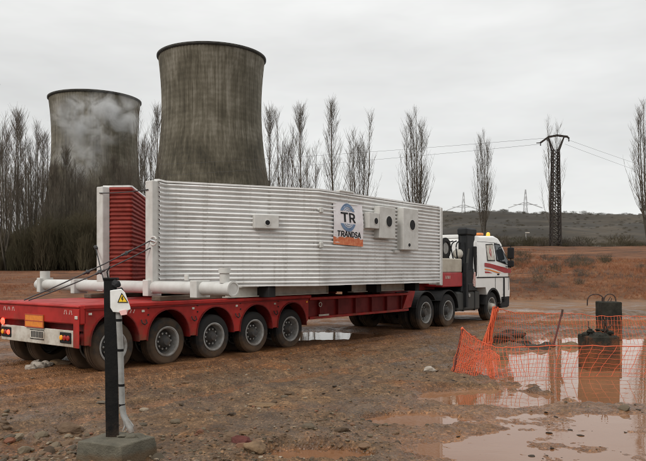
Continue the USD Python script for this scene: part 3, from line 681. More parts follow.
# dense bare undergrowth below the left-hand row
def bush(seed, n=420, spread=0.42):
    rs = np.random.RandomState(seed)
    tw = []
    for k in range(n):
        a, rr = rs.uniform(0, 2 * math.pi), spread * math.sqrt(rs.uniform())
        p = np.array([rr * math.cos(a) * 0.8, rr * math.sin(a) * 0.8, rs.uniform(0, 0.6)])
        L = rs.uniform(0.18, 0.75) * (1 - 0.9 * rr) * (1 - 0.5 * p[2])
        d = np.array([math.cos(a) * rr * 0.5 + rs.normal() * 0.24, math.sin(a) * rr * 0.5 + rs.normal() * 0.24, 1.0])
        d2 = d + np.array([rs.normal() * 0.4, rs.normal() * 0.4, 0.3])
        d /= np.linalg.norm(d); d2 /= np.linalg.norm(d2)
        pts = np.array([p, p + d * L * 0.55, p + d * L * 0.55 + d2 * L * 0.45])
        tw.append(tube(pts, [0.0055, 0.0036, 0.0014], 3, cap=False))
        for m in range(5):
            e = pts[0] + (pts[2] - pts[0]) * rs.uniform(0.25, 0.95)
            q_ = e + np.array([rs.normal() * 0.06, rs.normal() * 0.06, rs.uniform(0.02, 0.11)])
            tw.append(tube([e, q_], [0.0026, 0.001], 3, cap=False))
    return cat(tw)
rs = np.random.RandomState(12)
b1 = bush(1, 520, 0.30); b2 = bush(2, 420, 0.34); b3 = bush(3, 110, 0.45); b4 = bush(4, 90, 0.45)
n = 620
bp = rs.uniform(-60, 166, n)
by = rs.uniform(103, 140, n)
bx = (bp - CX) / FPX * by
tops = np.interp(bp, [-60, 0, 45, 70, 110, 150, 166], [6.5, 6.5, 7.5, 9.5, 10.0, 8.5, 7.5]) * rs.uniform(0.35, 1.12, n)
pos = np.stack([bx, by, ground_z(bx, by) - 0.1], -1)
sc = np.stack([tops * 0.7, tops * 0.7, tops], -1)
scatter('undergrowth', [(b1, 'thicket_twig'), (b2, 'thicket_twig')], pos, rs.uniform(0, 6.28, n), sc, 'dark tangled undergrowth below the bare trees at the left', idx=(rs.uniform(size=n) < 0.45).astype(int))
# thin scrub on the hillside and its crest, and along the far edge of the field
n = 2600
sx = rs.uniform(10, 440, n); sy = np.where(rs.uniform(size=n) < 0.28, rs.uniform(408, 440, n), rs.uniform(180, 420, n))
hh = rs.uniform(0.3, 1.15, n) ** 1.6 * np.where(sy > 405, 2.0, 1.0)
fx = rs.uniform(-10, 95, 260); fy = rs.uniform(109, 122, 260)
pos = np.vstack([np.stack([sx, sy, hill_z(sx, sy) - 0.1], -1), np.stack([fx, fy, ground_z(fx, fy) - 0.1], -1)])
hh = np.concatenate([hh, rs.uniform(0.3, 1.2, 260)])
ep = np.concatenate([rs.normal(484, 9, 22), rs.normal(552, 12, 34), rs.uniform(440, 646, 24)])
ed = rs.uniform(112, 126, len(ep)); ex = (ep - CX) / FPX * ed
pos = np.vstack([pos, np.stack([ex, ed, ground_z(ex, ed) - 0.1], -1)]); hh = np.concatenate([hh, rs.uniform(0.8, 2.6, len(ep))])
scatter('scrub', [(b3, 'thicket_twig'), (b4, 'twig')], pos, rs.uniform(0, 6.28, len(pos)), np.stack([hh * 2.4, hh * 2.4, hh], -1), 'low dark scrub on the hillside and along the field edge')

# dry field grass
def tuft(seed, n=16):
    rs_ = np.random.RandomState(seed)
    vs, fs = [], []
    for k in range(n):
        a = rs_.uniform(0, 6.28); r = rs_.uniform(0, 0.16); b = rs_.uniform(0, 6.28); tl = rs_.uniform(0.05, 0.5)
        p = np.array([r * math.cos(a), r * math.sin(a), 0]); u = np.array([math.cos(b), math.sin(b), 0]) * 0.012; h = rs_.uniform(0.35, 1.0)
        o = np.array([math.cos(a), math.sin(a), 0]) * tl * h
        k0 = len(vs)
        vs += [p - u, p + u, p + o * 0.4 + [0, 0, h * 0.6] + u * 0.8, p + o * 0.4 + [0, 0, h * 0.6] - u * 0.8, p + o + [0, 0, h]]
        fs += [[k0, k0 + 1, k0 + 2], [k0, k0 + 2, k0 + 3], [k0 + 3, k0 + 2, k0 + 4]]
    return trimesh.Trimesh(vs, fs, process=False)
n = 34000
fy = 38 + 76 * rs.uniform(0, 1, n) ** 1.2
fx = rs.uniform(-0.62, 0.62, n) * fy
dens = meshkit.fbm(np.stack([fx * 0.09, fy * 0.05, 0 * fx], -1), 3, 41)
keep = dens > 0.40
fx, fy, dens = fx[keep], fy[keep], dens[keep]
hs = (0.10 + 0.55 * np.clip(dens - 0.4, 0, 1)) * rs.uniform(0.5, 1.5, len(fx)) * 1.05
scatter('dry_grass', [(tuft(1), 'dry_grass_blade'), (tuft(2), 'dry_grass_blade'), (tuft(3), 'dry_grass_blade')], np.stack([fx, fy, ground_z(fx, fy) - 0.03], -1), rs.uniform(0, 6.28, len(fx)),
        np.stack([hs * 1.7, hs * 1.7, hs], -1), 'dry reddish brown grass and weeds covering the field')
n = 600
fy = 40 + 66 * rs.uniform(0, 1, n); fx = rs.uniform(-0.6, 0.6, n) * fy
keep = meshkit.fbm(np.stack([fx * 0.06, fy * 0.045, 0 * fx], -1), 3, 57) > 0.5
keep &= fx / fy > -0.25
fx, fy = fx[keep], fy[keep]
hh = rs.uniform(0.3, 1.0, len(fx))
scatter('weeds', [(b3, 'twig'), (b4, 'thicket_twig')], np.stack([fx, fy, ground_z(fx, fy) - 0.05], -1), rs.uniform(0, 6.28, len(fx)), np.stack([hh * 1.8, hh * 1.8, hh], -1), 'dark dead weeds standing in patches on the field')

# ------------------------------------------------------------------ pylons, lines, lamp
def lattice_pylon(px, d, top, label, name='lattice_pylon'):
    x = (px - CX) * d / FPX
    z0 = float(ground_z(x, d)) - 0.2
    zt = EYE - (top - HY) * d / FPX
    t = Thing(name, label, 'pylon', (x, d, z0), rot=0)
    o = np.array([x, d, z0])
    h = zt - z0
    hb = h - 2.2
    w0, w1 = 0.70, 0.45
    W = lambda z: w0 + (w1 - w0) * z / hb
    cs = [(-1, -1), (1, -1), (1, 1), (-1, 1)]
    for sx_, sy_ in cs:
        t.add('leg', beam(o + [sx_ * W(0), sy_ * W(0), 0], o + [sx_ * W(hb), sy_ * W(hb), hb], 0.17, 0.17), 'pylon_steel')
    npan = 15
    zs = np.linspace(0.3, hb, npan + 1)
    for f in range(4):
        (a0, a1), (b0, b1) = cs[f], cs[(f + 1) % 4]
        ms = []
        for k in range(npan):
            p = lambda c, z: o + [c[0] * W(z), c[1] * W(z), z]
            ms += [beam(p((a0, a1), zs[k]), p((b0, b1), zs[k + 1]), 0.09, 0.09), beam(p((b0, b1), zs[k]), p((a0, a1), zs[k + 1]), 0.09, 0.09), beam(p((a0, a1), zs[k + 1]), p((b0, b1), zs[k + 1]), 0.08, 0.08)]
        t.add('bracing', cat(ms), 'pylon_steel')
    # open head: two flaring posts under a bent crossarm
    for sx_ in (-1, 1):
        t.add('head_post', cat([beam(o + [sx_ * w1, y_, hb - 0.1], o + [sx_ * 1.25 + 0.1, 0, h - 0.1], 0.16, 0.16) for y_ in (-w1, w1)]), 'pylon_steel')
    arm = cat([beam(o + [-2.35, 0, h - 1.05], o + [-1.1, 0, h - 0.15], 0.3, 0.28), beam(o + [-1.15, 0, h - 0.15], o + [0.3, 0, h + 0.1], 0.3, 0.3), beam(o + [0.25, 0, h + 0.1], o + [1.9, 0, h - 0.12], 0.3, 0.28), beam(o + [1.85, 0, h - 0.12], o + [2.15, 0, h - 0.4], 0.24, 0.2)])
    t.add('crossarm', arm, 'pylon_steel')
    for q_ in ((-2.35, h - 1.05), (-1.3, h - 0.3), (2.1, h - 0.4)):
        t.add('insulator', lathe([(0.03, 0), (0.12, -0.08), (0.05, -0.16), (0.12, -0.24), (0.05, -0.32), (0.12, -0.4), (0.0, -0.5)], 8).apply_translation(o + [q_[0], 0, q_[1]]), 'wire')
    t.add('insulator', bar(o + [-2.3, 0, h - 1.05], o + [-3.0, 0, h - 1.1], 0.07), 'wire')
    return t
lattice_pylon(555.5, 110, 136, 'dark rusty lattice power pylon with a bent crossarm right of the lorry')
def line(p, q, sag, label, r=0.02):
    u = np.linspace(0, 1, 30)
    pts = np.outer(1 - u, p) + np.outer(u, q)
    pts[:, 2] -= sag * 4 * u * (1 - u)
    single('power_line', tube(pts, r, 4), 'wire', label, 'power line')
line(at(541, 144, 110), at(120, 178, 172), 0.5, 'lower power line running left from the pylon past the poplars', 0.018)
line(at(546, 138, 110), at(120, 166, 172), 0.5, 'upper power line running left from the pylon past the poplars', 0.018)
line(at(566, 139, 110), at(760, 201, 175), 0.5, 'upper power line running right from the pylon', 0.016)
line(at(565, 144, 110), at(760, 210, 175), 0.5, 'lower power line running right from the pylon', 0.016)

def far_pylon(px, d, top, label):
    x = (px - CX) * d / FPX
    z0 = float(hill_z(np.array(x), np.array(d))) - 1
    h = EYE - (top - HY) * d / FPX - z0
    t = Thing('distant_pylon', label, 'pylon', (x, d, z0))
    o = np.array([x, d, z0])
    ms = []
    W = lambda z: 2.6 * (1 - z / h) ** 0.8 + 0.25
    zs = np.linspace(0, h * 0.98, 9)
    for f in range(4):
        a, b = [(-1, -1), (1, -1), (1, 1), (-1, 1)][f], [(1, -1), (1, 1), (-1, 1), (-1, -1)][f]
        for k in range(8):
            p = lambda c, z: o + [c[0] * W(z), c[1] * W(z), z]
            ms += [beam(p(a, zs[k]), p(a, zs[k + 1]), 0.28, 0.28), beam(p(a, zs[k]), p(b, zs[k + 1]), 0.2, 0.2), beam(p(b, zs[k]), p(a, zs[k + 1]), 0.2, 0.2)]
    t.add('lattice_mast', cat(ms), 'far_steel')
    for zf, L_ in ((0.66, 16.0),):
        for sg in (-1, 1):
            z = h * zf
            ms = [beam(o + [sg * W(z), 0, z + 2.2], o + [sg * L_, 0, z - 3.0], 0.8, 0.7), beam(o + [sg * W(z), 0, z], o + [sg * L_ * 0.7, 0, z + 0.2], 0.5, 0.5)]
            ms += [beam(o + [sg * L_ * u, 0, z + 2.2 - 5.2 * u], o + [sg * L_ * (u + 0.08), 0, z + 0.1], 0.2, 0.2) for u in (0.25, 0.4, 0.55)]
            t.add('crossarm', cat(ms), 'far_steel')
    return t
far_pylon(525.5, 660, 188.5, 'grey distant pylon with drooping arms on the crest between cab and near pylon')
far_pylon(463.5, 690, 191, 'grey distant pylon with drooping arms on the crest just right of the white load')
ox, od = (526 - CX) * 150 / FPX, 150.0
z0 = float(ground_z(ox, od)) - 0.2
zt = EYE - (233 - HY) * od / FPX
t = Thing('street_lamp', 'thin grey lamp post at the foot of the dark hillside', 'street lamp', (ox, od, z0))
t.add('post', tube([(ox, od, z0), (ox, od, zt)], [0.09, 0.05], 6), 'far_steel')
t.add('lamp_head', box((ox - 0.15, od - 0.2, zt - 0.05), (ox + 0.75, od + 0.2, zt + 0.16), 0.05), 'off_white')
# ------------------------------------------------------------------ trailer (lorry frame: s forward, w to the far side, z up)
WS = [-2.30, -1.15, 0.0, 1.15, 2.29]
TR, DECK, TW = 0.43, 1.16, 2.75
t = Thing('heavy_trailer', 'long red multi-axle low trailer carrying the white corrugated load', 'trailer', (0, 0, 0), lorry=True)
trailer = t
def wheel(t, s, w, r, rim, wd, side, mat='rubber', name='wheel', hubout=0.0):
    """A wheel whose outer face lies at w; side -1: face towards the near side."""
    k = 1.0 if side < 0 else -1.0
    def place(m):
        if side > 0:
            m = m.copy(); m.apply_transform(np.diag([1, -1, 1, 1])); m.invert()
        m = m.copy(); m.apply_translation((s, w, r)); return m
    # tyre: heights run outwards from the face
    pr = [(rim, -wd + 0.01), (r * 0.86, -wd), (r - 0.03, -wd + 0.012), (r, -wd + 0.05)]
    for g in (0.25, 0.5, 0.75):
        y = -wd * (1 - g)
        pr += [(r, y - 0.011), (r - 0.012, y - 0.009), (r - 0.012, y + 0.009), (r, y + 0.011)]
    pr += [(r, -0.05), (r - 0.03, -0.013), (r * 0.87, 0.0), (rim + 0.03, -0.004), (rim, -0.014), (rim - 0.004, -0.05)]
    path = t.add(name, place(lathe(pr, 48, 'w')), mat, smooth=35)
    pr = [(rim + 0.006, -0.016), (rim + 0.012, 0.0), (rim - 0.006, 0.004), (rim - 0.028, -0.012), (rim - 0.042, -0.06), (rim - 0.05, -0.15)]
    t.add('rim', place(lathe(pr, 40, 'w')), 'rim_steel', parent=path, smooth=30)
    pr = [(rim - 0.048, -0.145), (rim * 0.72, -0.165), (rim * 0.62, -0.15), (rim * 0.60, -0.12), (rim * 0.50, -0.11), (rim * 0.5, -0.16)]
    t.add('wheel_disc', place(lathe(pr, 40, 'w')), 'hub_dark', parent=path, smooth=30)
    hub = [(rim * 0.5, -0.13), (rim * 0.42, -0.07), (rim * 0.30, -0.02 + hubout), (rim * 0.27, 0.0 + hubout), (0.0, 0.01 + hubout)]
    t.add('hub', place(lathe(hub, 24, 'w')), 'hub_dark' if hubout < 0.05 else 'off_white', parent=path, smooth=30)
    nuts = []
    for q_ in range(10):
        a = 2 * math.pi * q_ / 10
        m = lathe([(0.0, -0.10), (0.02, -0.10), (0.02, -0.082), (0.0, -0.08)], 6, 'w')
        m.apply_translation((rim * 0.545 * math.cos(a), 0, rim * 0.545 * math.sin(a))); nuts.append(m)
    t.add('wheel_nuts', place(cat(nuts)), 'rim_steel', parent=path, kind='stuff')
    return path
for k, s in enumerate(WS):
    mt = 'muddy_rubber' if k < 2 else 'rubber'
    wheel(t, s, 0.04, TR, 0.265, 0.27, -1, mt)
    wheel(t, s, 0.62, TR, 0.265, 0.25, -1, mt)
    wheel(t, s, TW - 0.04, TR, 0.265, 0.27, 1, mt)
    wheel(t, s, TW - 0.62, TR, 0.265, 0.25, 1, mt)
    t.add('axle', bar((s, 0.2, TR), (s, TW - 0.2, TR), 0.075, 10), 'chassis_black')
    t.add('suspension_arm', cat([beam((s + 0.1, w, 0.48), (s - 0.38, w, 0.86), 0.16, 0.14) for w in (1.05, 1.7)]), 'chassis_black')
# side plates with arches
s0, s1 = -2.90, 2.86
def side_plate(y0, y1):
    p = Polygon([(s0 + 0.02, 0.50), (s0 + 0.02, 1.09), (s1, 1.09), (s1, 0.62), (s1 - 0.10, 0.50)])
    cut = []
    for s in WS:
        c = [(s + 0.495 * math.cos(a), 0.43 + 0.60 * max(0, math.sin(a)) ** 0.8) for a in np.linspace(0, math.pi, 25)]
        cut.append(Polygon([(s + 0.475, 0.30)] + c + [(s - 0.475, 0.30)]))
    return prism(p.difference(unary_union(cut)), y0, y1)
t.add('side_plate', side_plate(0.0, 0.035), 'trailer_red', label='red side plate with five wheel arches')
t.add('side_plate', side_plate(TW - 0.035, TW), 'trailer_red')
t.add('deck', box((s0, -0.012, 1.09), (s1 + 0.1, TW + 0.012, DECK), 0.012), 'trailer_red')
for s in [s0 + 0.12] + [(a + b) / 2 for a, b in zip(WS, WS[1:])] + [s1 - 0.06]:
    t.add('cross_rib', box((s - 0.05, 0.036, 0.72), (s + 0.05, TW - 0.036, 1.089)), 'dark_red')
    t.add('reflector', box((s - 0.03, -0.012, 0.99), (s + 0.03, 0.001, 1.03), 0.004), 'plate_white' if s < 2.5 else 'amber')
for s in WS:                                                     # mud flange above each tyre
    pts = [(s + 0.497 * math.cos(a), 0.43 + 0.602 * max(0, math.sin(a)) ** 0.8) for a in np.linspace(0.05, math.pi - 0.05, 17)]
    ring = Polygon(pts + [(s + (x - s) * 0.965, 0.43 + (z - 0.43) * 0.965) for x, z in reversed(pts)])
    t.add('arch_flange', prism(ring, -0.02, 0.30), 'dark_red')
for s in [(a + b) / 2 for a, b in zip(WS, WS[1:])]:
    t.add('tie_hook', tube([(s - 0.05, -0.02, 0.86), (s - 0.05, -0.05, 0.80), (s, -0.055, 0.775), (s + 0.05, -0.05, 0.80), (s + 0.05, -0.02, 0.86)], 0.011, 6), 'chassis_black')
    for dz in (0.94, 1.06):
        t.add('bolt', lathe([(0.016, 0), (0.016, 0.012), (0.0, 0.013)], 6, 'w').apply_translation((s + 0.11, -0.001, dz)), 'chassis_black')
t.add('air_hose', tube([(s_, 0.40 + 0.03 * math.sin(5 * s_), 0.80 + 0.03 * math.sin(7 * s_)) for s_ in np.linspace(s0 + 0.2, s1, 40)], 0.016, 6), 'black_mark')
t.add('rub_rail', box((s0 + 0.05, -0.018, 1.062), (s1, -0.0125, 1.088), 0.002), 'dark_red')
t.add('spine_beam', box((s0 + 0.1, 1.0, 0.6), (s1 + 0.2, 1.75, 1.085)), 'dark_red')
# tail
t.add('tail_beam', box((s0 - 0.07, 0.0, 0.84), (s0 + 0.06, TW, DECK + 0.004), 0.02), 'trailer_red')
t.add('tail_lip', box((s0 - 0.10, -0.004, 1.115), (s0 - 0.07, TW + 0.004, 1.15), 0.01), 'trailer_red')
pl = t.add('light_board', box((s0 - 0.055, 0.22, 0.46), (s0 - 0.02, TW - 0.22, 0.735), 0.008), 'plate_white')
for w in (0.42, TW - 0.42):
    lit = w > 1
    t.add('lamp_housing', box((s0 - 0.075, w - 0.16, 0.52), (s0 - 0.054, w + 0.16, 0.70), 0.01), 'black_mark', parent=pl)
    for q_, (dw, mm) in enumerate(((-0.1, 'lit_red' if lit else 'lens_red'), (0.0, 'lens_red'), (0.1, 'amber'))):
        m = lathe([(0.044, 0), (0.044, 0.012), (0.036, 0.022), (0.0, 0.026)], 16); v = m.vertices
        m.vertices = np.stack([s0 - 0.074 - v[:, 2], w + dw + v[:, 0], 0.61 + v[:, 1]], -1)
        t.add('tail_lamp', m, mm, parent=pl)
t.add('marker_lamp', lathe([(0.06, 0), (0.06, 0.02), (0.045, 0.032), (0.0, 0.036)], 18).apply_transform(trimesh.transformations.rotation_matrix(-math.pi / 2, [0, 1, 0])).apply_translation((s0 - 0.07, TW - 0.32, 0.80)), 'lit_red', label='glowing red tail lamp')
pl = t.add('marker_plate', box((s0 - 0.085, 1.06, 0.735), (s0 - 0.071, 1.66, 0.965), 0.004), 'plate_orange', label='orange reflective marker plate')
t.add('plate_border', cat([box((s0 - 0.089, 1.06, z), (s0 - 0.084, 1.66, z + 0.016)) for z in (0.735, 0.842, 0.949)] + [box((s0 - 0.0885, w, 0.735), (s0 - 0.0845, w + 0.016, 0.965)) for w in (1.06, 1.644)]), 'plate_mark', parent=pl)
pl = t.add('number_plate', box((s0 - 0.066, 1.08, 0.535), (s0 - 0.056, 1.52, 0.70), 0.004), 'plate_white')
t.add('plate_border', cat([box((s0 - 0.069, 1.08, z), (s0 - 0.065, 1.52, z + 0.012)) for z in (0.535, 0.688)]), 'black_mark', parent=pl)
gl = [box((s0 - 0.0695, w, 0.565), (s0 - 0.0655, w + 0.028, 0.672)) for w in np.arange(1.11, 1.48, 0.048)]
t.add('plate_marks', cat(gl), 'black_mark', parent=pl)
for w in (2.02, 0.05):
    gl = [beam((s0 - 0.0715, w + 0.075 * q_ + 0.02, 1.0), (s0 - 0.0715, w + 0.075 * q_ + (0.0 if q_ % 2 else 0.045), 1.07), 0.018, 0.003, up=(1, 0, 0)) for q_ in range(6)]
    t.add('worn_lettering', cat(gl), 'worn_letter')
t.add('worn_lettering', cat([beam((s0 + 0.62 + 0.07 * q_, -0.0015, 0.985), (s0 + 0.65 + 0.07 * q_, -0.0015, 1.045), 0.003, 0.018, up=(0, 0, 1)) for q_ in range(6)]), 'worn_letter')
for w in (0.0, TW - 0.16):
    t.add('corner_post', box((s0 - 0.09, w, 0.46), (s0 - 0.072, w + 0.16, 1.10), 0.006), 'trailer_red')
t.add('marker_lamp', box((s0 - 0.105, 0.02, 0.93), (s0 - 0.089, 0.1, 0.985), 0.006), 'plate_white', label='small white marker lamp at the corner')
# bed between bogie and gooseneck
b0, b1 = 2.96, 7.28
for w0_, w1_ in ((0.10, 0.16), (TW - 0.16, TW - 0.10)):
    out = Polygon([(b0, 0.62), (b0, 1.10), (b1, 1.10), (b1 + 0.12, 0.92), (b1 + 0.12, 0.66), (b1 - 0.2, 0.62)])
    t.add('side_beam', prism(out, w0_, w1_), 'dark_red')
    for z0_, z1_ in ((1.04, 1.103), (0.60, 0.66)):
        t.add('beam_flange', box((b0 - 0.02, w0_ - 0.085, z0_), (b1, w1_ + 0.05, z1_), 0.008), 'trailer_red')
    for s in np.arange(b0 + 0.35, b1, 0.72):
        t.add('web_stiffener', box((s, w0_ - 0.075, 0.661), (s + 0.02, w0_ - 0.001, 1.039)), 'dark_red')
for s in np.arange(b0 + 0.1, b1, 0.62):
    t.add('cross_member', box((s, 0.165, 0.72), (s + 0.12, TW - 0.165, 1.03)), 'dark_red')
t.add('lashing_ring', cat([tube([(3.3 + 0.05 * math.cos(a), 0.0, 0.93 + 0.05 * math.sin(a)) for a in np.linspace(0, 6.28, 14)], 0.01, 5, cap=False)]), 'plate_white')
t.add('step_strip', box((3.25, -0.005, 0.66), (3.62, 0.012, 0.70)), 'plate_white')
g = Polygon([(6.9, 0.72), (6.9, 1.10), (7.55, 1.36), (10.0, 1.36), (10.0, 1.12), (7.9, 1.10), (7.45, 0.72)])
for w in (0.72, 1.77):
    t.add('gooseneck', prism(g, w, w + 0.26), 'dark_red')
t.add('gooseneck_plate', box((7.5, 0.55, 1.361), (9.9, 2.2, 1.40), 0.01), 'dark_red')
t.add('outrigger', prism(Polygon([(6.95, 0.66), (7.25, 1.12), (7.52, 1.2), (7.62, 1.12), (7.4, 0.7)]), 0.02, 0.09), 'trailer_red')
# ------------------------------------------------------------------ packing under the load
for w, lab in ((0.25, 'long timber bearer under the load near the trailer side'), (2.4, 'long timber bearer under the load on the far side')):
    b = Thing('timber_bearer', lab, 'timber', (0.3, w, DECK), lorry=True)
    b.add('beam', box((-1.25, w - 0.12, DECK + 0.002), (1.9, w + 0.12, DECK + 0.088), 0.01), 'timber')

# ------------------------------------------------------------------ the load: a membrane-wall duct module
ZB, ZT = 1.43, 3.42
NR = 23
def round_path(pts, r=0.16, n=5):
    pts = np.asarray(pts, float)
    out = [pts[0]]
    for a, b, c in zip(pts, pts[1:], pts[2:]):
        u, v = (a - b) / np.linalg.norm(a - b), (c - b) / np.linalg.norm(c - b)
        for k in np.linspace(0, 1, n):
            p, q_ = b + u * r * (1 - k), b + v * r * k
            out.append(p * (1 - k) + q_ * k)
    out.append(pts[-1])
    return np.array(out)
def ribbed(path, z0, z1, nrib, amp, side, off=0.0):
    """A sheet with half-round ribs; side +1: ribs stand to the left of the path."""
    P_ = np.asarray(path, float)
    d = np.gradient(P_, axis=0); d /= np.linalg.norm(d, axis=1, keepdims=True)
    nrm = np.stack([-d[:, 1], d[:, 0]], -1) * side
    pitch = (z1 - z0) / nrib
    prof = []
    for k in range(nrib):
        c = z0 + (k + 0.5) * pitch
        rr = pitch * 0.33
        prof += [(c - pitch * 0.5, 0.0), (c - rr * 1.02, 0.0)] + [(c + rr * math.sin(a), amp * math.cos(a) * 1.0) for a in np.linspace(-math.pi / 2 + 0.12, math.pi / 2 - 0.12, 7)] + [(c + rr * 1.02, 0.0)]
    prof.append((z1, 0.0))
    prof = np.array(prof)
    v = np.zeros((len(P_), len(prof), 3))
    v[:, :, :2] = P_[:, None] + nrm[:, None] * (off + prof[None, :, 1:2])
    v[:, :, 2] = prof[None, :, 0]
    e = meshkit.fbm(v * np.array([1.1, 1.1, 5.0]), 3, 3) - 0.5
    v[:, :, :2] += nrm[:, None] * (0.022 * e)[..., None]
    v[1:-1, :, 2] += (0.012 * (meshkit.fbm(v * np.array([0.9, 0.9, 9.0]), 2, 8) - 0.5))[1:-1]
    m, n_ = len(P_), len(prof)
    i, j = np.meshgrid(np.arange(m - 1), np.arange(n_ - 1), indexing='ij')
    q_ = np.stack([i * n_ + j, (i + 1) * n_ + j, (i + 1) * n_ + j + 1, i * n_ + j + 1], -1).reshape(-1, 4)
    if side > 0:
        q_ = q_[:, ::-1]
    return trimesh.Trimesh(v.reshape(-1, 3), np.vstack([q_[:, [0, 1, 2]], q_[:, [0, 2, 3]]]), process=False)
def strip(path, z0, z1, side, o0, o1):
    P_ = np.asarray(path, float)
    d = np.gradient(P_, axis=0); d /= np.linalg.norm(d, axis=1, keepdims=True)
    nrm = np.stack([-d[:, 1], d[:, 0]], -1) * side
    poly = Polygon(np.vstack([P_ + nrm * o0, (P_ + nrm * o1)[::-1]])).buffer(0)
    return flat(poly, z0, z1)

L_ = Thing('duct_module', 'large white corrugated steel duct module with red inside, strapped on the trailer', 'machine part', (2.2, 1.4, ZB), lorry=True)
load = L_
WN = -0.80
def fine(path, step=0.12):
    out = [path[0]]
    for a, b in zip(path, path[1:]):
        k = max(1, int(np.linalg.norm(b - a) / step))
        out += [a + (b - a) * (q_ + 1) / k for q_ in range(k)]
    return np.array(out)
near = round_path([(-0.93, 0.60), (-0.66, 0.72), (2.224, WN), (7.47, WN)], 0.035)
EXIT_W = 3.74
farw = round_path([(-0.95, 2.30), (-0.62, 1.80), (1.32, EXIT_W), (7.47, EXIT_W)], 0.07)
L_.add('outer_casing', ribbed(fine(near), ZB, ZT, NR, 0.05, -1), 'module_paint', smooth=40, label='white ribbed outer wall of the near side')
L_.add('inner_lining', ribbed(fine(near), ZB, ZT, NR, 0.02, 1, 0.06), 'red_primer', smooth=40)
L_.add('outer_casing', ribbed(fine(farw), ZB, ZT, NR, 0.05, 1, 0.06), 'module_paint', smooth=40)
L_.add('inner_lining', ribbed(fine(farw), ZB, ZT, NR, 0.028, -1), 'red_primer', smooth=40, label='red primed ribbed inner wall seen through the open end')
for z0_, z1_ in ((ZT, ZT + 0.035), (ZB - 0.035, ZB)):
    L_.add('edge_flange', strip(near, z0_, z1_, -1, -0.065, 0.042), 'module_paint')
    L_.add('edge_flange', strip(farw, z0_, z1_, 1, -0.005, 0.1), 'module_paint')
L_.add('floor_plate', flat(Polygon(np.vstack([near[2:], farw[::-1][:-4]])).buffer(-0.08), ZB - 0.02, ZB + 0.01), 'red_primer')
# corner columns of the narrow end
for w, lab in ((0.70, 'white square post at the near corner of the narrow end'), (2.27, 'white square post at the far corner of the narrow end')):
    L_.add('corner_post', box((-1.055, w - 0.105, 1.30), (-0.885, w + 0.105, 3.42), 0.012), 'module_grey', label=lab)
# wide end
L_.add('end_flange', box((7.475, WN - 0.065, ZB - 0.10), (7.50, WN + 0.30, ZT + 0.02), 0.004), 'module_paint')
L_.add('end_column', box((7.50, WN - 0.05, ZB - 0.12), (7.62, WN + 0.10, ZT + 0.01), 0.01), 'module_grey')
L_.add('end_column', box((7.475, EXIT_W - 0.05, ZB - 0.1), (7.62, EXIT_W + 0.10, ZT + 0.01), 0.01), 'module_grey')
for z in (ZB - 0.08, ZT - 0.10):
    L_.add('end_beam', box((7.50, WN + 0.101, z), (7.61, EXIT_W - 0.051, z + 0.10), 0.008), 'module_grey')
L_.add('end_panel', box((7.50, WN + 0.11, ZB + 0.02), (7.53, EXIT_W - 0.06, ZT - 0.101)), 'module_grey')
# skids below
for sa, sb, w in ((0.3, S(326.7, 0.02), 0.02), (S(352, 0.02), S(402.7, 0.02), 0.02), (0.6, 2.7, 3.2), (3.6, 6.6, 3.2)):
    L_.add('skid_beam', cat([box((sa, w, 1.20), (sb, w + 0.02, 1.37)), box((sa, w - 0.05, 1.37), (sb, w + 0.13, 1.394)), box((sa, w - 0.05, 1.176), (sb, w + 0.13, 1.20)), box((sb - 0.012, w - 0.05, 1.2001), (sb, w + 0.13, 1.3699))]), 'off_white')
for s in (1.2, S(400, 0.0) + 0.3, 5.2):
    L_.add('cradle_beam', box((s, -0.30, DECK + 0.004), (s + 0.22, 3.1, 1.392), 0.01), 'chassis_black')
# header pipe across the narrow end
hdr = [(-0.97, S_) for S_ in (-1.42, 4.70)]
PZ = 1.405
L_.add('header_pipe', cat([tube([(-0.97, w, PZ) for w in np.linspace(-1.42, 4.70, 12)], 0.118, 24), tube([(-0.97, -1.42 - 0.001, PZ), (-0.97, -1.46, PZ)], [0.132, 0.132], 24), tube([(-0.97, 4.701, PZ), (-0.97, 4.75, PZ), (-0.97, 4.80, PZ)], [0.118, 0.095, 0.03], 24)]), 'pipe_paint', smooth=40)
L_.add('pipe_rim', lathe([(0.132, 0), (0.136, 0.012), (0.108, 0.016), (0.104, 0.004), (0.0, 0.006)], 28, 'w').apply_translation((-0.97, -1.462, PZ)), 'module_grey', smooth=30)
def w_on_line(px, s=-0.97):
    r = (px - CX) / FPX
    return -(ORG[0] + s * AX[0] - r * (ORG[1] + s * AX[1])) / (NX[0] - r * NX[1])
for px, hh, wd in ((45, 0.17, 0.13), (79, 0.16, 0.13), (152, 0.16, 0.16), (200, 0.16, 0.18)):
    w = w_on_line(px)
    L_.add('pipe_saddle', box((-1.135, w - wd / 2, PZ - 0.17), (-0.80, w + wd / 2, PZ + hh - 0.02), 0.012), 'module_grey')
w = w_on_line(45)
L_.add('pipe_stub', tube([(-0.97, w, PZ + 0.1), (-0.97, w, PZ + 0.30)], 0.105, 18), 'module_grey', smooth=40)
w = w_on_line(224.5)
L_.add('pipe_stub', cat([tube([(-0.97, w, PZ + 0.1), (-0.97, w, PZ + 0.34)], 0.085, 18), tube([(-0.97, w, PZ + 0.27), (-0.97, w, PZ + 0.36)], 0.105, 18)]), 'module_grey', smooth=40)
w = w_on_line(187)
L_.add('lifting_lug', box((-1.0, w - 0.05, PZ + 0.13), (-0.96, w + 0.05, PZ + 0.24), 0.01), 'module_grey')

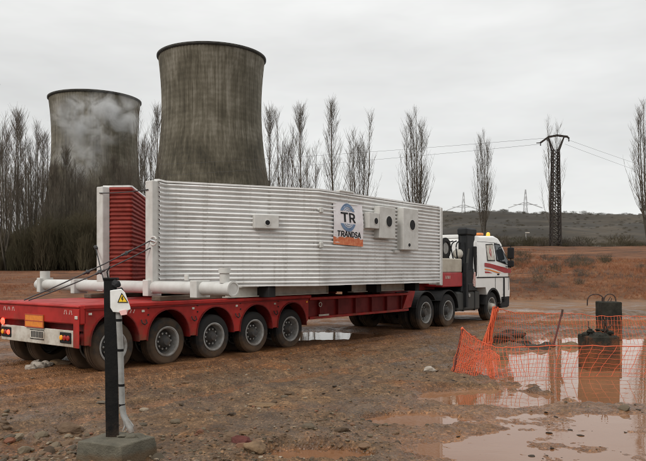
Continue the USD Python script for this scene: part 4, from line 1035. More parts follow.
# boxes on the wall
fl0, fl1 = np.array([-0.66, 0.72]), np.array([2.224, WN])
fd = (fl1 - fl0) / np.linalg.norm(fl1 - fl0)
fn = np.array([fd[1], -fd[0]])                                    # outwards on the near side
def on_flare(px, off):
    """u along the flared wall where a picture column meets a plane off metres before it."""
    r = (px - CX) / FPX
    o, d = ORG + AX * (fl0 + fn * off)[0] + NX * (fl0 + fn * off)[1], AX * fd[0] + NX * fd[1]
    return -(o[0] - r * o[1]) / (d[0] - r * d[1])
def flare_pt(u, off, z):
    p = fl0 + fd * u + fn * off
    return np.array([p[0], p[1], z])
def flare_box(px0, px1, py0, py1, dep, ch=0.012):
    u0, u1 = on_flare(px0, dep), on_flare(px1, dep)
    c = flare_pt((u0 + u1) / 2, dep, 0)
    z1, z0 = Z(py0, c[0], c[1]), Z(py1, c[0], c[1])
    m = box((u0, -dep, z0), (u1, -0.001, z1), ch)
    M = np.eye(4); M[:2, 0], M[:2, 1], M[:2, 3] = fd, -fn, fl0
    m.apply_transform(M)
    return m, (u0 + u1) / 2, z0, z1
def disc(c, nrm, r, rz=None, th=0.012):
    a = np.linspace(0, 2 * math.pi, 24, endpoint=False)
    nrm = np.array([nrm[0], nrm[1], 0.0]); tng = np.array([-nrm[1], nrm[0], 0])
    ring = np.array([c + tng * r * math.cos(x) + np.array([0, 0, (rz or r) * math.sin(x)]) for x in a])
    v = np.vstack([ring - nrm * 0.004, ring + nrm * th, c - nrm * 0.004, c + nrm * th])
    k = np.arange(24); k1 = (k + 1) % 24
    f = np.vstack([np.stack([k, k1, k1 + 24], 1), np.stack([k, k1 + 24, k + 24], 1), np.stack([np.full(24, 49), k + 24, k1 + 24], 1), np.stack([np.full(24, 48), k1, k], 1)])
    m = trimesh.Trimesh(v, f, process=False)
    return m
m, uc, z0_, z1_ = flare_box(254.5, 279, 214.5, 228.5, 0.16)
bx_ = L_.add('port_box', m, 'module_grey', label='small grey box with one round hole on the left part of the wall')
L_.add('port_hole', disc(flare_pt(on_flare(267.5, 0.16), 0.16, Z(222.6, *flare_pt(uc, 0.16, 0)[:2])), fn, 0.05), 'black_mark', parent=bx_)
L_.add('port_rim', cat([disc(flare_pt(on_flare(267.5, 0.16), 0.158, Z(222.6, *flare_pt(uc, 0.16, 0)[:2])), fn, 0.066)]), 'module_grey', parent=bx_)
def wall_box(px0, px1, py0, py1, dep, lab):
    wv = WN - dep
    a, b = S(px0, wv), S(px1, wv)
    c = (a + b) / 2
    m = box((a, wv, Z(py1, c, wv)), (b, WN - 0.001, Z(py0, c, wv)), 0.012)
    return L_.add('port_box', m, 'module_grey', label=lab), wv
def hole(px, py, wv, r, rz, parent):
    s = S(px, wv)
    c = np.array([s, wv, Z(py, s, wv)])
    L_.add('port_rim', disc(c, (0, -1), r + 0.022, rz + 0.022, 0.006), 'module_grey', parent=parent)
    L_.add('port_hole', disc(c, (0, -1), r, rz, 0.012), 'black_mark', parent=parent)
p, wv = wall_box(369.5, 379.5, 212.5, 228.5, 0.20, 'low grey box with one hole, joined to the taller box')
hole(376, 221, wv, 0.07, 0.07, p)
p, wv = wall_box(379.6, 395.5, 207, 238.5, 0.20, 'grey box with one large oval hole right of the banner')
hole(389, 221.5, wv, 0.12, 0.125, p)
p, wv = wall_box(403.5, 418.5, 208.5, 250, 0.22, 'tall narrow grey box with an oval hole above a small one')
hole(412.3, 225, wv, 0.12, 0.125, p)
hole(409.2, 245, wv, 0.05, 0.04, p)
for px, py in ((313, 210), (320, 210), (313, 245), (320, 245)):
    s = S(px, WN - 0.03) if px > 318 else S(px, WN - 0.03)
    wv = WN - 0.02 if s > 2.3 else WN + (2.224 - s) * 0.53 - 0.02
    s = S(px, wv)
    L_.add('lifting_lug', cat([box((s - 0.05, wv - 0.06, Z(py, s, wv) - 0.06), (s + 0.05, wv, Z(py, s, wv) + 0.06), 0.012), box((s - 0.09, wv - 0.03, Z(py, s, wv) - 0.02), (s + 0.09, wv, Z(py, s, wv) + 0.02), 0.008)]), 'module_grey')
s = S(396, WN - 0.05)
L_.add('bracket', cat([box((s - 0.12, WN - 0.10, Z(251, s, WN) - 0.05), (s + 0.12, WN, Z(251, s, WN) + 0.02), 0.01), bar((s + 0.1, WN - 0.09, Z(251, s, WN)), (s + 0.32, WN - 0.09, Z(248, s, WN)), 0.02)]), 'module_grey')
L_.add('edge_bracket', box((S(338, WN), WN - 0.06, ZT + 0.036), (S(352, WN), WN + 0.06, ZT + 0.075), 0.01), 'module_grey')

# ------------------------------------------------------------------ banner on the load
WB = WN - 0.062
sa, sb = S(334, WB), S(362, WB)
zt_, zb_ = Z(201.5, sa, WB), Z(244.0, sa, WB)
bn = Thing('banner', 'white cloth banner with round TR emblem and orange hem on the corrugated wall', 'banner', ((sa + sb) / 2, WB, zb_), lorry=True)
def cloth(u0, u1, v0, v1, off, nu=26, nv=30, rag=0.0):
    """A piece of the hanging cloth: u across, v up, both 0..1."""
    uu, vv = np.meshgrid(np.linspace(u0, u1, nu), np.linspace(v0, v1, nv), indexing='ij')
    if rag:
        vv = v0 + (vv - v0) * (1 + rag * (meshkit.noise(np.stack([uu * 14, 0 * uu, 0 * uu], -1), 5) - 0.5))
    dy = 0.012 * np.sin(uu * 9 + vv * 2) + 0.012 * np.sin(vv * 7 + 1) - 0.03 * (1 - vv) * uu
    top = np.stack([sa + (sb - sa) * uu + 0.03 * (1 - vv) * (uu - 0.35), WB - off + dy, zb_ + (zt_ - zb_) * vv - 0.03 * uu * (1 - vv)], -1)
    n_ = nu * nv
    i, j = np.meshgrid(np.arange(nu - 1), np.arange(nv - 1), indexing='ij')
    q_ = np.stack([i * nv + j, (i + 1) * nv + j, (i + 1) * nv + j + 1, i * nv + j + 1], -1).reshape(-1, 4)
    f = np.vstack([q_[:, [0, 1, 2]], q_[:, [0, 2, 3]]])
    return trimesh.Trimesh(top.reshape(-1, 3), f, process=False)
bn.add('cloth', cloth(0, 1, 0, 1, 0.0), 'banner_white', smooth=True)
bn.add('hem', cloth(0.0, 1.0, 0.0, 0.18, 0.004, 40, 10, 0.35), 'banner_red', smooth=True, label='orange red printed band along the lower edge')
W_, H_ = sb - sa, zt_ - zb_
def print_on(m, u, v):
    """Lay a flat print (x right, y up, metres) on the cloth at u, v."""
    q_ = m.copy(); vv = q_.vertices.copy()
    uu, v2 = u + vv[:, 0] / W_, v + vv[:, 1] / H_
    dy = 0.012 * np.sin(uu * 9 + v2 * 2) + 0.012 * np.sin(v2 * 7 + 1) - 0.03 * (1 - v2) * uu
    q_.vertices = np.stack([sa + W_ * uu + 0.03 * (1 - v2) * (uu - 0.35), WB - 0.004 + dy - np.where(vv[:, 2] > vv[:, 2].mean(), 0.004, 0), zb_ + H_ * v2 - 0.03 * uu * (1 - v2)], -1)
    return q_
R_ = 0.29 * W_
arcs = []
ringp = Point(0, 0).buffer(R_, 48).difference(Point(0, 0).buffer(R_ * 0.74, 48))
lines_ = [Point(0, 0).buffer(R_ * k, 48).difference(Point(0, 0).buffer(R_ * (k - 0.045), 48)) for k in (0.66, 0.52)]
sect = unary_union([sbox(-R_ * 1.1, R_ * 0.45, R_ * 1.1, R_ * 1.1), sbox(-R_ * 1.1, -R_ * 1.1, R_ * 1.1, -R_ * 0.45)])
emb = unary_union([ringp] + lines_).intersection(sect)
for lo_, hi_, nm_ in ((0, 2, 'upper'), (-2, 0, 'lower')):
    bn.add('emblem_arc', print_on(flat(emb.intersection(sbox(-2, lo_, 2, hi_)), 0, 0.002), 0.47, 0.66), 'banner_blue', label=nm_ + ' blue arc of the round emblem')
tx = meshkit.text_mesh('TR', 0.20, 0.002, True)
b_ = tx.bounds
tx.apply_translation(-(b_[0] + b_[1]) / 2); tx.vertices[:, 0] *= 0.52 * W_ / (b_[1] - b_[0])[0]
bn.add('emblem_letters', print_on(tx, 0.48, 0.66), 'black_mark', label='letters TR')
tx = meshkit.text_mesh('TRANDSA', 0.105, 0.002, True)
b_ = tx.bounds
tx.apply_translation(-(b_[0] + b_[1]) / 2); tx.vertices[:, 0] *= 0.80 * W_ / (b_[1] - b_[0])[0]; tx.vertices[:, 1] *= 1.15
bn.add('lettering', print_on(tx, 0.53, 0.265), 'black_mark', label='word TRANDSA')

# ------------------------------------------------------------------ chains and straps
def chain(pts3, r, label, name='tie_down_strap', mat='strap_black', binder=()):
    b = Thing(name, label, 'strap', tuple(pts3[0]), lorry=True)
    b.add('strap', tube(pts3, r, 6), mat)
    for k, p_, q_ in binder:
        b.add('binder', cat([bar(p_, q_, 0.026), blob(0.05, k, 1).apply_translation((np.array(p_) + q_) / 2)]), 'strap_black')
sr = -2.8
def on_deck(px, py):
    """Where a pixel's ray meets the deck."""
    d = (EYE - DECK - 0.03) * FPX / (py - HY); x = (px - CX) * d / FPX
    s, w = local(x, d); return np.array([s, w, DECK + 0.03])
p1 = np.array([-1.06, 0.66, Z(241, -1.06, 0.66)])
p0 = np.array([-2.75, w_on_line(24, -2.75), DECK + 0.02])
def sagline(a, b, sag, n=14):
    u = np.linspace(0, 1, n); p = np.outer(1 - u, a) + np.outer(u, b); p[:, 2] -= 4 * sag * u * (1 - u); return p
la = sagline(p0, p1, 0.03)
chain(la, 0.013, 'upper black tie-down strap running from the trailer tail to the near white post', binder=[(1, la[6], la[7]), (3, la[10], la[11])])
p0b = p0 + [0, -0.16, 0]; p1b = p1 + [0, -0.02, -0.13]
lb = sagline(p0b, p1b, 0.05)
chain(lb, 0.013, 'lower black tie-down strap running from the trailer tail to the near white post', binder=[(2, lb[7], lb[8])])
p2 = np.array([-1.06, 2.40, Z(246, -1.06, 2.40)])
lc = sagline(p2, [-1.45, 1.55, DECK + 0.36], 0.02)
chain(lc, 0.012, 'short dark strap hanging from the far white post', binder=[(4, lc[0], lc[1])])
chain(sagline([-1.07, 2.25, Z(193, -1.07, 2.25)], [-1.07, 0.70, Z(189.5, -1.07, 0.70)], 0.02), 0.011, 'thin dark cord tied between the tops of the two white posts', name='cord')
hk = np.array([-1.06, 0.58, Z(241, -1.06, 0.6)])
b = Thing('shackle', 'white shackle holding the straps on the near post', 'shackle', tuple(hk), lorry=True)
b.add('bow', tube([hk + [0, 0.09 * math.cos(a) - 0.03, 0.08 * math.sin(a)] for a in np.linspace(0, 6.0, 14)], 0.018, 6), 'module_grey')
b.add('pin', bar(hk + [0, -0.1, -0.02], hk + [0, 0.06, 0.02], 0.022), 'chrome')
# ------------------------------------------------------------------ lorry tractor
SF, SD1, SD2, RT = 12.77, 8.25, 9.60, 0.50
k_ = Thing('lorry', 'white and red tractor lorry pulling the red trailer', 'lorry', (10.5, 0, 0), lorry=True)
for s in (SD1, SD2):
    wheel(k_, s, 0.03, RT, 0.30, 0.29, -1)
    wheel(k_, s, 0.40, RT, 0.30, 0.29, -1)
    wheel(k_, s, 2.47, RT, 0.30, 0.29, 1)
    wheel(k_, s, 2.10, RT, 0.30, 0.29, 1)
    k_.add('axle', bar((s, 0.3, RT), (s, 2.2, RT), 0.1, 10), 'chassis_black')
wheel(k_, SF, 0.06, RT, 0.30, 0.30, -1, hubout=0.10)
wheel(k_, SF, 2.44, RT, 0.30, 0.30, 1, hubout=0.10)
k_.add('axle', bar((SF, 0.3, RT - 0.02), (SF, 2.2, RT - 0.02), 0.08, 10), 'chassis_black')
for w in (0.78, 1.62):
    k_.add('chassis_rail', box((7.6, w, 0.78), (13.9, w + 0.09, 1.06), 0.01), 'chassis_black')
def fender(s, r0, r1, a0, a1, w0, w1, mat):
    a = np.radians(np.linspace(a0, a1, 17))
    pts = [(s + r1 * math.cos(x), RT + r1 * math.sin(x)) for x in a] + [(s + r0 * math.cos(x), RT + r0 * math.sin(x)) for x in a[::-1]]
    k_.add('mudguard', prism(Polygon(pts), w0, w1), mat)
fender(SD1, 0.60, 0.63, 35, 165, 0.0, 0.66, 'chassis_black'); fender(SD2, 0.60, 0.63, 5, 150, 0.0, 0.66, 'chassis_black')
fender(SD1, 0.60, 0.63, 35, 165, 1.84, 2.5, 'chassis_black'); fender(SD2, 0.60, 0.63, 5, 150, 1.84, 2.5, 'chassis_black')
fender(SF, 0.56, 0.62, 10, 172, 0.0, 0.42, 'chassis_black'); fender(SF, 0.56, 0.62, 10, 172, 2.08, 2.5, 'chassis_black')
# tank and boxes between the axles
k_.add('fuel_tank', hull([(10.35, 0.16, 0.50), (11.85, 0.16, 0.50), (10.35, 0.16, 0.98), (11.85, 0.16, 0.98), (10.35, 0.66, 0.5), (11.85, 0.66, 0.5), (10.35, 0.66, 0.98), (11.85, 0.66, 0.98)], 0.07), 'tank_grey')
for s in (10.7, 11.5):
    k_.add('tank_band', box((s, 0.075, 0.42), (s + 0.05, 0.74, 1.06), 0.01), 'chassis_black')
k_.add('side_box', box((10.35, 1.85, 0.45), (11.8, 2.45, 1.02), 0.03), 'tank_grey')
k_.add('deck_plate', box((7.7, 0.68, 1.065), (11.2, 1.80, 1.10)), 'chassis_black')
# ballast and tool box behind the cab
ta, tb = S(443, 0.1), S(462, 0.1)
zA, zB, zC = Z(258.5, 9.9, 0.1), Z(272.5, 9.9, 0.1), Z(287, 9.9, 0.1)
k_.add('tool_box', box((ta - 0.06, 0.1, zB + 0.002), (tb, 2.4, zA), 0.025), 'beige_box', label='beige upper box behind the cab')
pl = k_.add('tool_box', box((ta - 0.06, 0.085, zC), (tb, 2.415, zB), 0.025), 'stripe_red', label='red lower box with small white lettering behind the cab')
gl = [beam((ta + 0.12 + 0.055 * q_, 0.082, zB - 0.19), (ta + 0.14 + 0.055 * q_, 0.082, zB - 0.10), 0.004, 0.02, up=(0, 0, 1)) for q_ in range(6)]
k_.add('worn_lettering', cat(gl), 'plate_white', parent=pl)
k_.add('air_tank', hull([(S(459, 0.35) - 0.1, 0.35, zA + 0.16), (S(459, 0.35) + 0.25, 0.35, zA + 0.16)], 0.16, 2), 'off_white', smooth=40)
ww = S(446, 0.5)
sp = lathe([(0.10, -0.08), (0.30, -0.10), (0.34, -0.05), (0.34, 0.0), (0.22, 0.02), (0.19, -0.03), (0.0, -0.03)], 28, 'w'); sp.apply_translation((ww, 0.5, zA + 0.33))
sp_ = k_.add('spare_wheel', sp, 'rubber', smooth=35)
m = lathe([(0.19, -0.02), (0.17, 0.0), (0.08, -0.01), (0.0, 0.0)], 24, 'w'); m.apply_translation((ww, 0.5, zA + 0.33))
k_.add('rim', m, 'rim_steel', parent=sp_, smooth=30)
# loader crane folded behind the cab
ca, cb = S(467.0, 0.12), S(475.0, 0.12)
zt2 = Z(227.0, ca, 0.25)
cr = k_.add('crane', cat([box((ca, 0.12, 1.1), (cb, 0.36, zt2 - 0.25), 0.03), box((ca - 0.06, 0.10, zt2 - 0.27), (cb + 0.12, 0.46, zt2 - 0.02), 0.05), box((ca - 0.05, 0.05, 1.05), (cb + 0.03, 2.3, 1.30), 0.03)]), 'crane_black', label='black folded loader crane between cab and load')
k_.add('crane_arm', cat([beam((ca - 0.08, 0.2, 1.2), (ca - 0.02, 0.28, zt2 - 0.5), 0.18, 0.18), beam((cb - 0.1, 0.5, 1.3), (cb - 0.12, 0.5, zt2 - 0.2), 0.2, 0.24)]), 'crane_black', parent=cr)
k_.add('crane_ram', bar((ca - 0.12, 0.12, 1.3), (ca + 0.1, 0.12, zt2 - 0.7), 0.045), 'tank_grey', parent=cr)
k_.add('crane_ram', bar((cb - 0.06, 0.08, 1.25), (cb - 0.08, 0.08, 1.9), 0.05), 'tank_grey', parent=cr)
for q_ in range(4):
    a = np.linspace(0, 1, 12)
    k_.add('hose', tube(np.stack([ca - 0.15 - 0.5 * np.sin(a * math.pi) * (0.5 + 0.18 * q_), 0.3 + 0.12 * q_ + 0 * a, zt2 - 0.45 - 0.95 * a + 0.25 * np.sin(a * 3)], -1), 0.022, 6, cap=False), 'crane_black', parent=cr)
k_.add('crane_base', hull([(ca - 0.45, 0.10, 1.06), (cb + 0.02, 0.10, 1.06), (ca - 0.30, 0.12, 1.62), (cb + 0.0, 0.12, 1.78), (ca - 0.45, 2.2, 1.06), (cb + 0.02, 2.2, 1.06), (ca - 0.2, 1.0, 1.6), (cb + 0.0, 1.0, 1.75)], 0.02), 'crane_black', parent=cr)
k_.add('outrigger_leg', beam((ca - 0.22, 0.06, 0.55), (ca - 0.22, 0.06, 1.95), 0.12, 0.12), 'crane_black', parent=cr)
k_.add('stay', cat([beam((cb - 0.22, 0.07, 1.2), (cb - 0.06, 0.07, 1.72), 0.07, 0.10)]), 'worn_letter', label='faded red and white guard plate on the crane foot')
# cab
c0, c1 = 11.46, 14.12
fl = 1.62
up_pts = []
for w, ins in ((0.125, 0), (2.375, 0)):
    for s, z in ((c0 + 0.12, 1.52), (c0 + 0.12, 2.60), (c0 + 0.20, 2.74), (13.15, 2.79), (13.42, 2.73), (13.62, 2.58), (13.80, 2.30), (13.95, 1.95), (13.99, 1.52)):
        up_pts.append((s, w + (0.13 if w < 1 else -0.13) * max(0, (z - 1.95)) , z))
cab = k_.add('cab', hull(up_pts, 0.115, 3), 'white_paint', smooth=30)
lowp = Polygon([(c0 + 0.02, 1.16), (c0 + 0.02, 1.475), (14.10, 1.475), (14.16, 0.98), (14.14, 0.80), (13.42, 0.80), (13.42, 0.62)] + [(SF + 0.63 * math.cos(x), RT + 0.63 * math.sin(x)) for x in np.linspace(0.12, math.pi - 0.7, 16)] + [(12.18, 1.16)]).buffer(0)
k_.add('lower_body', prism(lowp, 0.012, 2.488), 'white_paint', parent=cab)
k_.add('bumper', hull([(s, w, z) for s, z in ((13.44, 0.48), (14.10, 0.48), (14.13, 0.79), (13.44, 0.79)) for w in (0.06, 2.44)], 0.04), 'chassis_black', parent=cab)
k_.add('sill_line', box((c0 + 0.04, 0.004, 1.465), (14.09, 0.0115, 1.50)), 'black_mark', parent=cab)
def side_w(z):
    return 0.01 + 0.13 * max(0, z - 1.95)
def side_panel(pts, off, name, mat, parent, th=0.012, label=None):
    """A flat piece on the cab's near side from (s, z) corners."""
    pts = np.array(pts)
    v = np.array([(s, side_w(z) - off, z) for s, z in pts] + [(s, side_w(z) - off + th, z) for s, z in pts])
    n_ = len(pts)
    tri = trimesh.creation.triangulate_polygon(Polygon(pts), engine='earcut')
    pv, pf = tri
    vv = np.array([(s, side_w(z) - off, z) for s, z in pv]); vb = vv + [0, th, 0]
    f = np.vstack([pf, pf[:, ::-1] + len(vv)])
    bd = trimesh.Trimesh(np.vstack([vv, vb]), f, process=False)
    rim_ = trimesh.Trimesh(v, np.vstack([[[q_, (q_ + 1) % n_, (q_ + 1) % n_ + n_], [q_, (q_ + 1) % n_ + n_, q_ + n_]] for q_ in range(n_)]), process=False)
    return k_.add(name, cat([bd, rim_]), mat, parent=parent, label=label)
def grow(pts, d):
    return list(Polygon(pts).buffer(d, join_style=2).exterior.coords)[:-1]
SW = lambda px, py: (S(px, 0.06), Z(py, S(px, 0.06), 0.06))
win = [SW(495.6, 244.6), SW(500.2, 245.4), SW(506.8, 261.5), SW(505.5, 263.6), SW(495.9, 259.6)]
side_panel(grow(win, 0.05), 0.004, 'window_seal', 'black_mark', cab)
side_panel(win, 0.010, 'window', 'dark_glass', cab, label='dark side window of the cab door')
q1 = [SW(486.8, 245.3), SW(493.2, 244.8), SW(493.5, 260.0), SW(487.0, 259.8)]
side_panel(grow(q1, 0.04), 0.004, 'window_seal', 'tank_grey', cab)
side_panel(q1, 0.010, 'quarter_window', 'plate_white', cab, label='blanked quarter window with a red emblem')
qc = np.mean(q1, 0)
side_panel([qc + [0, 0.17], qc + [0.085, 0.0], qc + [0, -0.17], qc + [-0.085, 0.0]], 0.014, 'emblem', 'stripe_red', cab, label='red lozenge emblem')
side_panel([qc + [0, 0.075], qc + [0.03, 0.0], qc + [0, -0.075], qc + [-0.03, 0.0]], 0.018, 'emblem', 'plate_white', cab)
fr = 14.03
st = lambda pxpy: SW(*pxpy)
side_panel([SW(483.6, 262.8), SW(488, 263.4), SW(509.3, 269.2), SW(509.4, 273.0), SW(503, 272.8), SW(490, 268.0), SW(483.6, 266.5)], 0.006, 'red_stripe', 'stripe_red', cab)
side_panel([SW(483.6, 268.6), SW(489, 269.4), SW(500, 273.0), SW(495.5, 273.0), SW(488, 270.6), SW(483.6, 269.9)], 0.006, 'orange_stripe', 'stripe_orange', cab)
side_panel([SW(483.6, 271.3), SW(487, 271.6), SW(491, 273.1), SW(483.6, 273.1)], 0.006, 'red_stripe', 'stripe_red', cab)
# door shut lines and handle
for px in (495.0, 508.2):
    s = S(px, 0.02)
    k_.add('door_seam', box((s - 0.009, 0.003, 1.02), (s + 0.009, 0.011, 1.46)), 'black_mark', parent=cab)
s = S(494.8, 0.05)
side_panel([(s - 0.008, 1.50), (s + 0.008, 1.50), (s + 0.008, 2.60), (s - 0.008, 2.60)], 0.0035, 'door_seam', 'black_mark', cab)
side_panel([(s, 2.60), (13.50, 2.60), (13.50, 2.614), (s, 2.614)], 0.0035, 'door_seam', 'black_mark', cab)
side_panel([(c0 + 0.25, 2.66), (13.3, 2.66), (13.3, 2.672), (c0 + 0.25, 2.672)], 0.0035, 'roof_seam', 'tank_grey', cab)
side_panel([(11.62, 1.50), (11.632, 1.50), (11.632, 2.64), (11.62, 2.64)], 0.0035, 'panel_seam', 'tank_grey', cab)
k_.add('fuel_cap', lathe([(0.06, 0), (0.06, 0.03), (0.0, 0.034)], 16, 'w').apply_translation((11.1, 0.09, 0.92)), 'rim_steel')
k_.add('air_intake', box((c0 + 0.02, 0.02, 1.52), (c0 + 0.10, 0.40, 2.5), 0.02), 'chassis_black', parent=cab)
s = S(496.8, 0.02)
k_.add('door_handle', box((s, -0.012, 1.56), (s + 0.16, 0.008, 1.61), 0.008), 'black_mark', parent=cab)
s = S(499.3, 0.0)
k_.add('mirror_post', cat([bar((13.62, 0.0, 1.46), (13.62, -0.01, 0.62), 0.03)]), 'black_mark', parent=cab)
for z in (0.42, 0.72):
    k_.add('step', box((13.44, 0.0, z), (13.95, 0.2, z + 0.04), 0.008), 'chassis_black', parent=cab)
for z0_, z1_, s in ((2.12, 2.52, 13.80), (1.84, 2.06, 13.80)):
    k_.add('mirror', cat([box((s, -0.26, z0_), (s + 0.12, -0.04, z1_), 0.03)]), 'black_mark', parent=cab)
k_.add('mirror_arm', cat([bar((13.60, 0.12, 2.56), (13.86, -0.15, 2.56), 0.018), bar((13.86, -0.15, 2.58), (13.86, -0.15, 1.80), 0.018), bar((13.80, 0.03, 1.85), (13.86, -0.15, 1.82), 0.018)]), 'black_mark', parent=cab)
k_.add('windscreen', hull([(13.66, 0.3, 2.62), (13.66, 2.2, 2.62), (14.03, 0.2, 1.95), (14.03, 2.3, 1.95), (13.70, 0.3, 2.64), (13.70, 2.2, 2.64), (14.085, 0.2, 1.95), (14.085, 2.3, 1.95)]), 'dark_glass', parent=cab)
k_.add('grille', box((14.10, 0.5, 0.95), (14.135, 2.0, 1.6), 0.01), 'black_mark', parent=cab)
for w in (0.2, 2.02):
    k_.add('headlight', box((14.13, w, 0.56), (14.185, w + 0.28, 0.74), 0.02), 'plate_white', parent=cab)
k_.add('roof_lip', box((c0 + 0.05, 0.14, 2.78), (c0 + 0.12, 2.36, 2.90), 0.02), 'white_paint', parent=cab)
# light bar and beacons
sb0, sb1 = S(486, 0.6), S(495, 0.6)
lb_ = k_.add('light_bar', box((12.35, 0.28, 2.895), (12.62, 0.95, 2.985), 0.03), 'stripe_orange', parent=cab)
for w, s, mm in ((0.30, 13.0, 'lit_amber'), (2.2, 13.0, 'lit_amber'), (1.9, 11.6, 'lit_amber')):
    m = lathe([(0.04, 0.0), (0.07, 0.0), (0.07, 0.03), (0.06, 0.11), (0.03, 0.14), (0.0, 0.145)], 18); m.apply_translation((s, w, 2.885))
    k_.add('beacon', m, mm, parent=cab, smooth=40, label='amber warning beacon on the cab roof')

# ------------------------------------------------------------------ concrete blocks in the pond
def block(px0, px1, ytop, d, h0, label, seed, rot=0.0):
    x0, x1 = (px0 - CX) * d / FPX, (px1 - CX) * d / FPX
    zt = EYE - (ytop - HY) * d / FPX
    wdt = x1 - x0
    b = Thing('concrete_block', label, 'concrete block', ((x0 + x1) / 2, d + wdt / 2, h0))
    m = box((x0, d, h0), (x1, d + wdt, zt), 0.02)
    m = m.subdivide().subdivide().subdivide()
    m.vertices += (meshkit.fbm(m.vertices * 6, 3, seed)[:, None] - 0.5) * 0.03 * np.sign(m.vertices - m.vertices.mean(0))
    b.add('block', m, 'stained_concrete')
    return b, x0, x1, zt, wdt
b, x0, x1, zt, wd = block(589, 620, 336.5, 12.35, -0.35, 'squat dark concrete block heaped with rubble, standing in the near pond', 4)
rs = np.random.RandomState(3)
pile = []
for k in range(48):
    r = rs.uniform(0.03, 0.07)
    m = blob(r, 50 + k, 1, (1.2, 1.1, 0.75)); m.apply_translation((rs.uniform(x0 + 0.03, x1 - 0.03), 12.35 + rs.uniform(0.03, wd - 0.03), zt + (0.0 if k < 40 else rs.uniform(0.04, 0.12))))
    b.add('rubble_piece', m, 'dark_concrete')
for k in range(7):
    p = np.array([rs.uniform(x0 + 0.15, x1 - 0.1), 12.35 + rs.uniform(0.2, wd - 0.1), zt])
    q_ = p + [rs.normal() * 0.12, rs.normal() * 0.08, rs.uniform(0.16, 0.32)]
    b.add('rebar', tube([p, (p + q_) / 2 + rs.normal(size=3) * 0.02, q_], 0.010, 5), 'rebar')
b, x0, x1, zt, wd = block(603, 622.5, 302, 17.6, -0.3, 'taller concrete pier with two bent rebar loops behind the orange net', 6)
for xa, xb, yy in ((x0 - 0.34, x0 + 0.08, 17.75), (x0 + 0.12, x1 - 0.06, 17.85)):
    a = np.linspace(0, math.pi, 15)
    pts = np.stack([(xa + xb) / 2 - (xb - xa) / 2 * np.cos(a), np.full(15, yy), zt - 0.05 + 0.24 * np.sin(a) ** 0.6], -1)
    if xa < x0:
        pts = np.vstack([pts, [[xb, yy, zt - 0.1]]]); pts[0, 2] = zt - 0.1
    b.add('rebar_loop', tube(pts, 0.016, 6), 'rebar')
for k in range(5):
    p = np.array([rs.uniform(x0 + 0.1, x1 - 0.1), 17.65 + rs.uniform(0.1, 0.5), zt - 0.02])
    b.add('rebar', tube([p, p + [rs.normal() * 0.05, 0, rs.uniform(0.08, 0.2)]], 0.012, 5), 'rebar')

# ------------------------------------------------------------------ orange safety net
def net(label, top, bot, n, name='safety_net', cell=0.085, posts=(), seed=0, rows=None, rv=0.0040, rh=0.0028):
    """Strands between two edge lines given as 3-D points."""
    rs_ = np.random.RandomState(seed)
    top, bot = np.asarray(top, float), np.asarray(bot, float)
    u = np.linspace(0, 1, n)
    res = lambda p: np.stack([np.interp(u, np.linspace(0, 1, len(p)), p[:, c]) for c in range(3)], -1)
    T, B_ = res(top), res(bot)
    ph = rs_.uniform(0, 6, 3)
    rows = rows or max(4, int(np.linalg.norm(T - B_, axis=1).max() / cell) + 1)
    v = np.linspace(0, 1, rows)
    G = T[None] * v[:, None, None] + B_[None] * (1 - v)[:, None, None]
    wob = np.stack([meshkit.fbm(G * 2.2 + k * 7.7 + seed, 3, k) - 0.5 for k in range(3)], -1)
    G = G + wob * [0.06, 0.13, 0.07] + (rs_.normal(size=G.shape) * 0.006)
    ms = [tube(G[k], 0.008 if k in (rows - 1,) else rh, 4, cap=False) for k in range(rows)]
    ms += [tube(G[:, k], rv, 4, cap=False) for k in range(n)]
    t_ = Thing(name, label, 'safety net', tuple(B_[0]))
    t_.add('netting', cat(ms), 'net_orange')
    for p, q_, r, mt in posts:
        t_.add('stake', tube([p, q_], r, 7), mt)
        t_.add('stake_tip', blob(r * 1.9, 3, 1).apply_translation(q_), 'net_orange')
    return t_
pl0 = foot(452, 372); pl1 = at(462, 328.5, 11.8)
bu = np.array([(486 - CX) * 15.6 / FPX, 15.6, 0.0])
nl = at(497, 347.5, 11.7)
R0 = at(720, 346.5, 11.35)
net('near run of orange safety net crossing the pond in front of the squat block', [pl1, at(472, 338, 11.75), at(486, 344.5, 11.7), nl, at(520, 347.5, 11.66), at(580, 346, 11.6), at(646, 346.5, 11.4), R0],
    [pl0 + [0, 0, 0.02], at(470, 375, 11.6), at(497, 378.5, 11.3), at(530, 377, 11.5), at(600, 377, 11.5), at(720, 378, 11.3)], 40, cell=0.10, posts=[(pl0 - [0, 0, 0.15], pl1, 0.016, 'stake_red')], seed=1)
net('slack left run of orange safety net between the leaning stake and the bunched net', [pl1 + [0.01, 0.03, -0.02], at(470, 334, 12.6), at(480, 341, 14.2), at(490, 344, 15.4)],
    [pl0 + [0.02, 0.08, 0.02], at(468, 372, 12.2), at(482, 362, 13.9), at(492, 352, 15.2)], 36, seed=2, cell=0.075, rh=0.0032)
net('crumpled orange safety net lying folded by the leaning stake', [at(463, 345, 11.7), at(476, 352, 11.9), at(490, 349, 12.4), at(500, 356, 12.2)],
    [at(455, 374, 11.6), at(470, 377, 11.4), at(486, 378, 11.4), at(498, 374, 11.7)], 24, seed=7, cell=0.07, rh=0.0032)
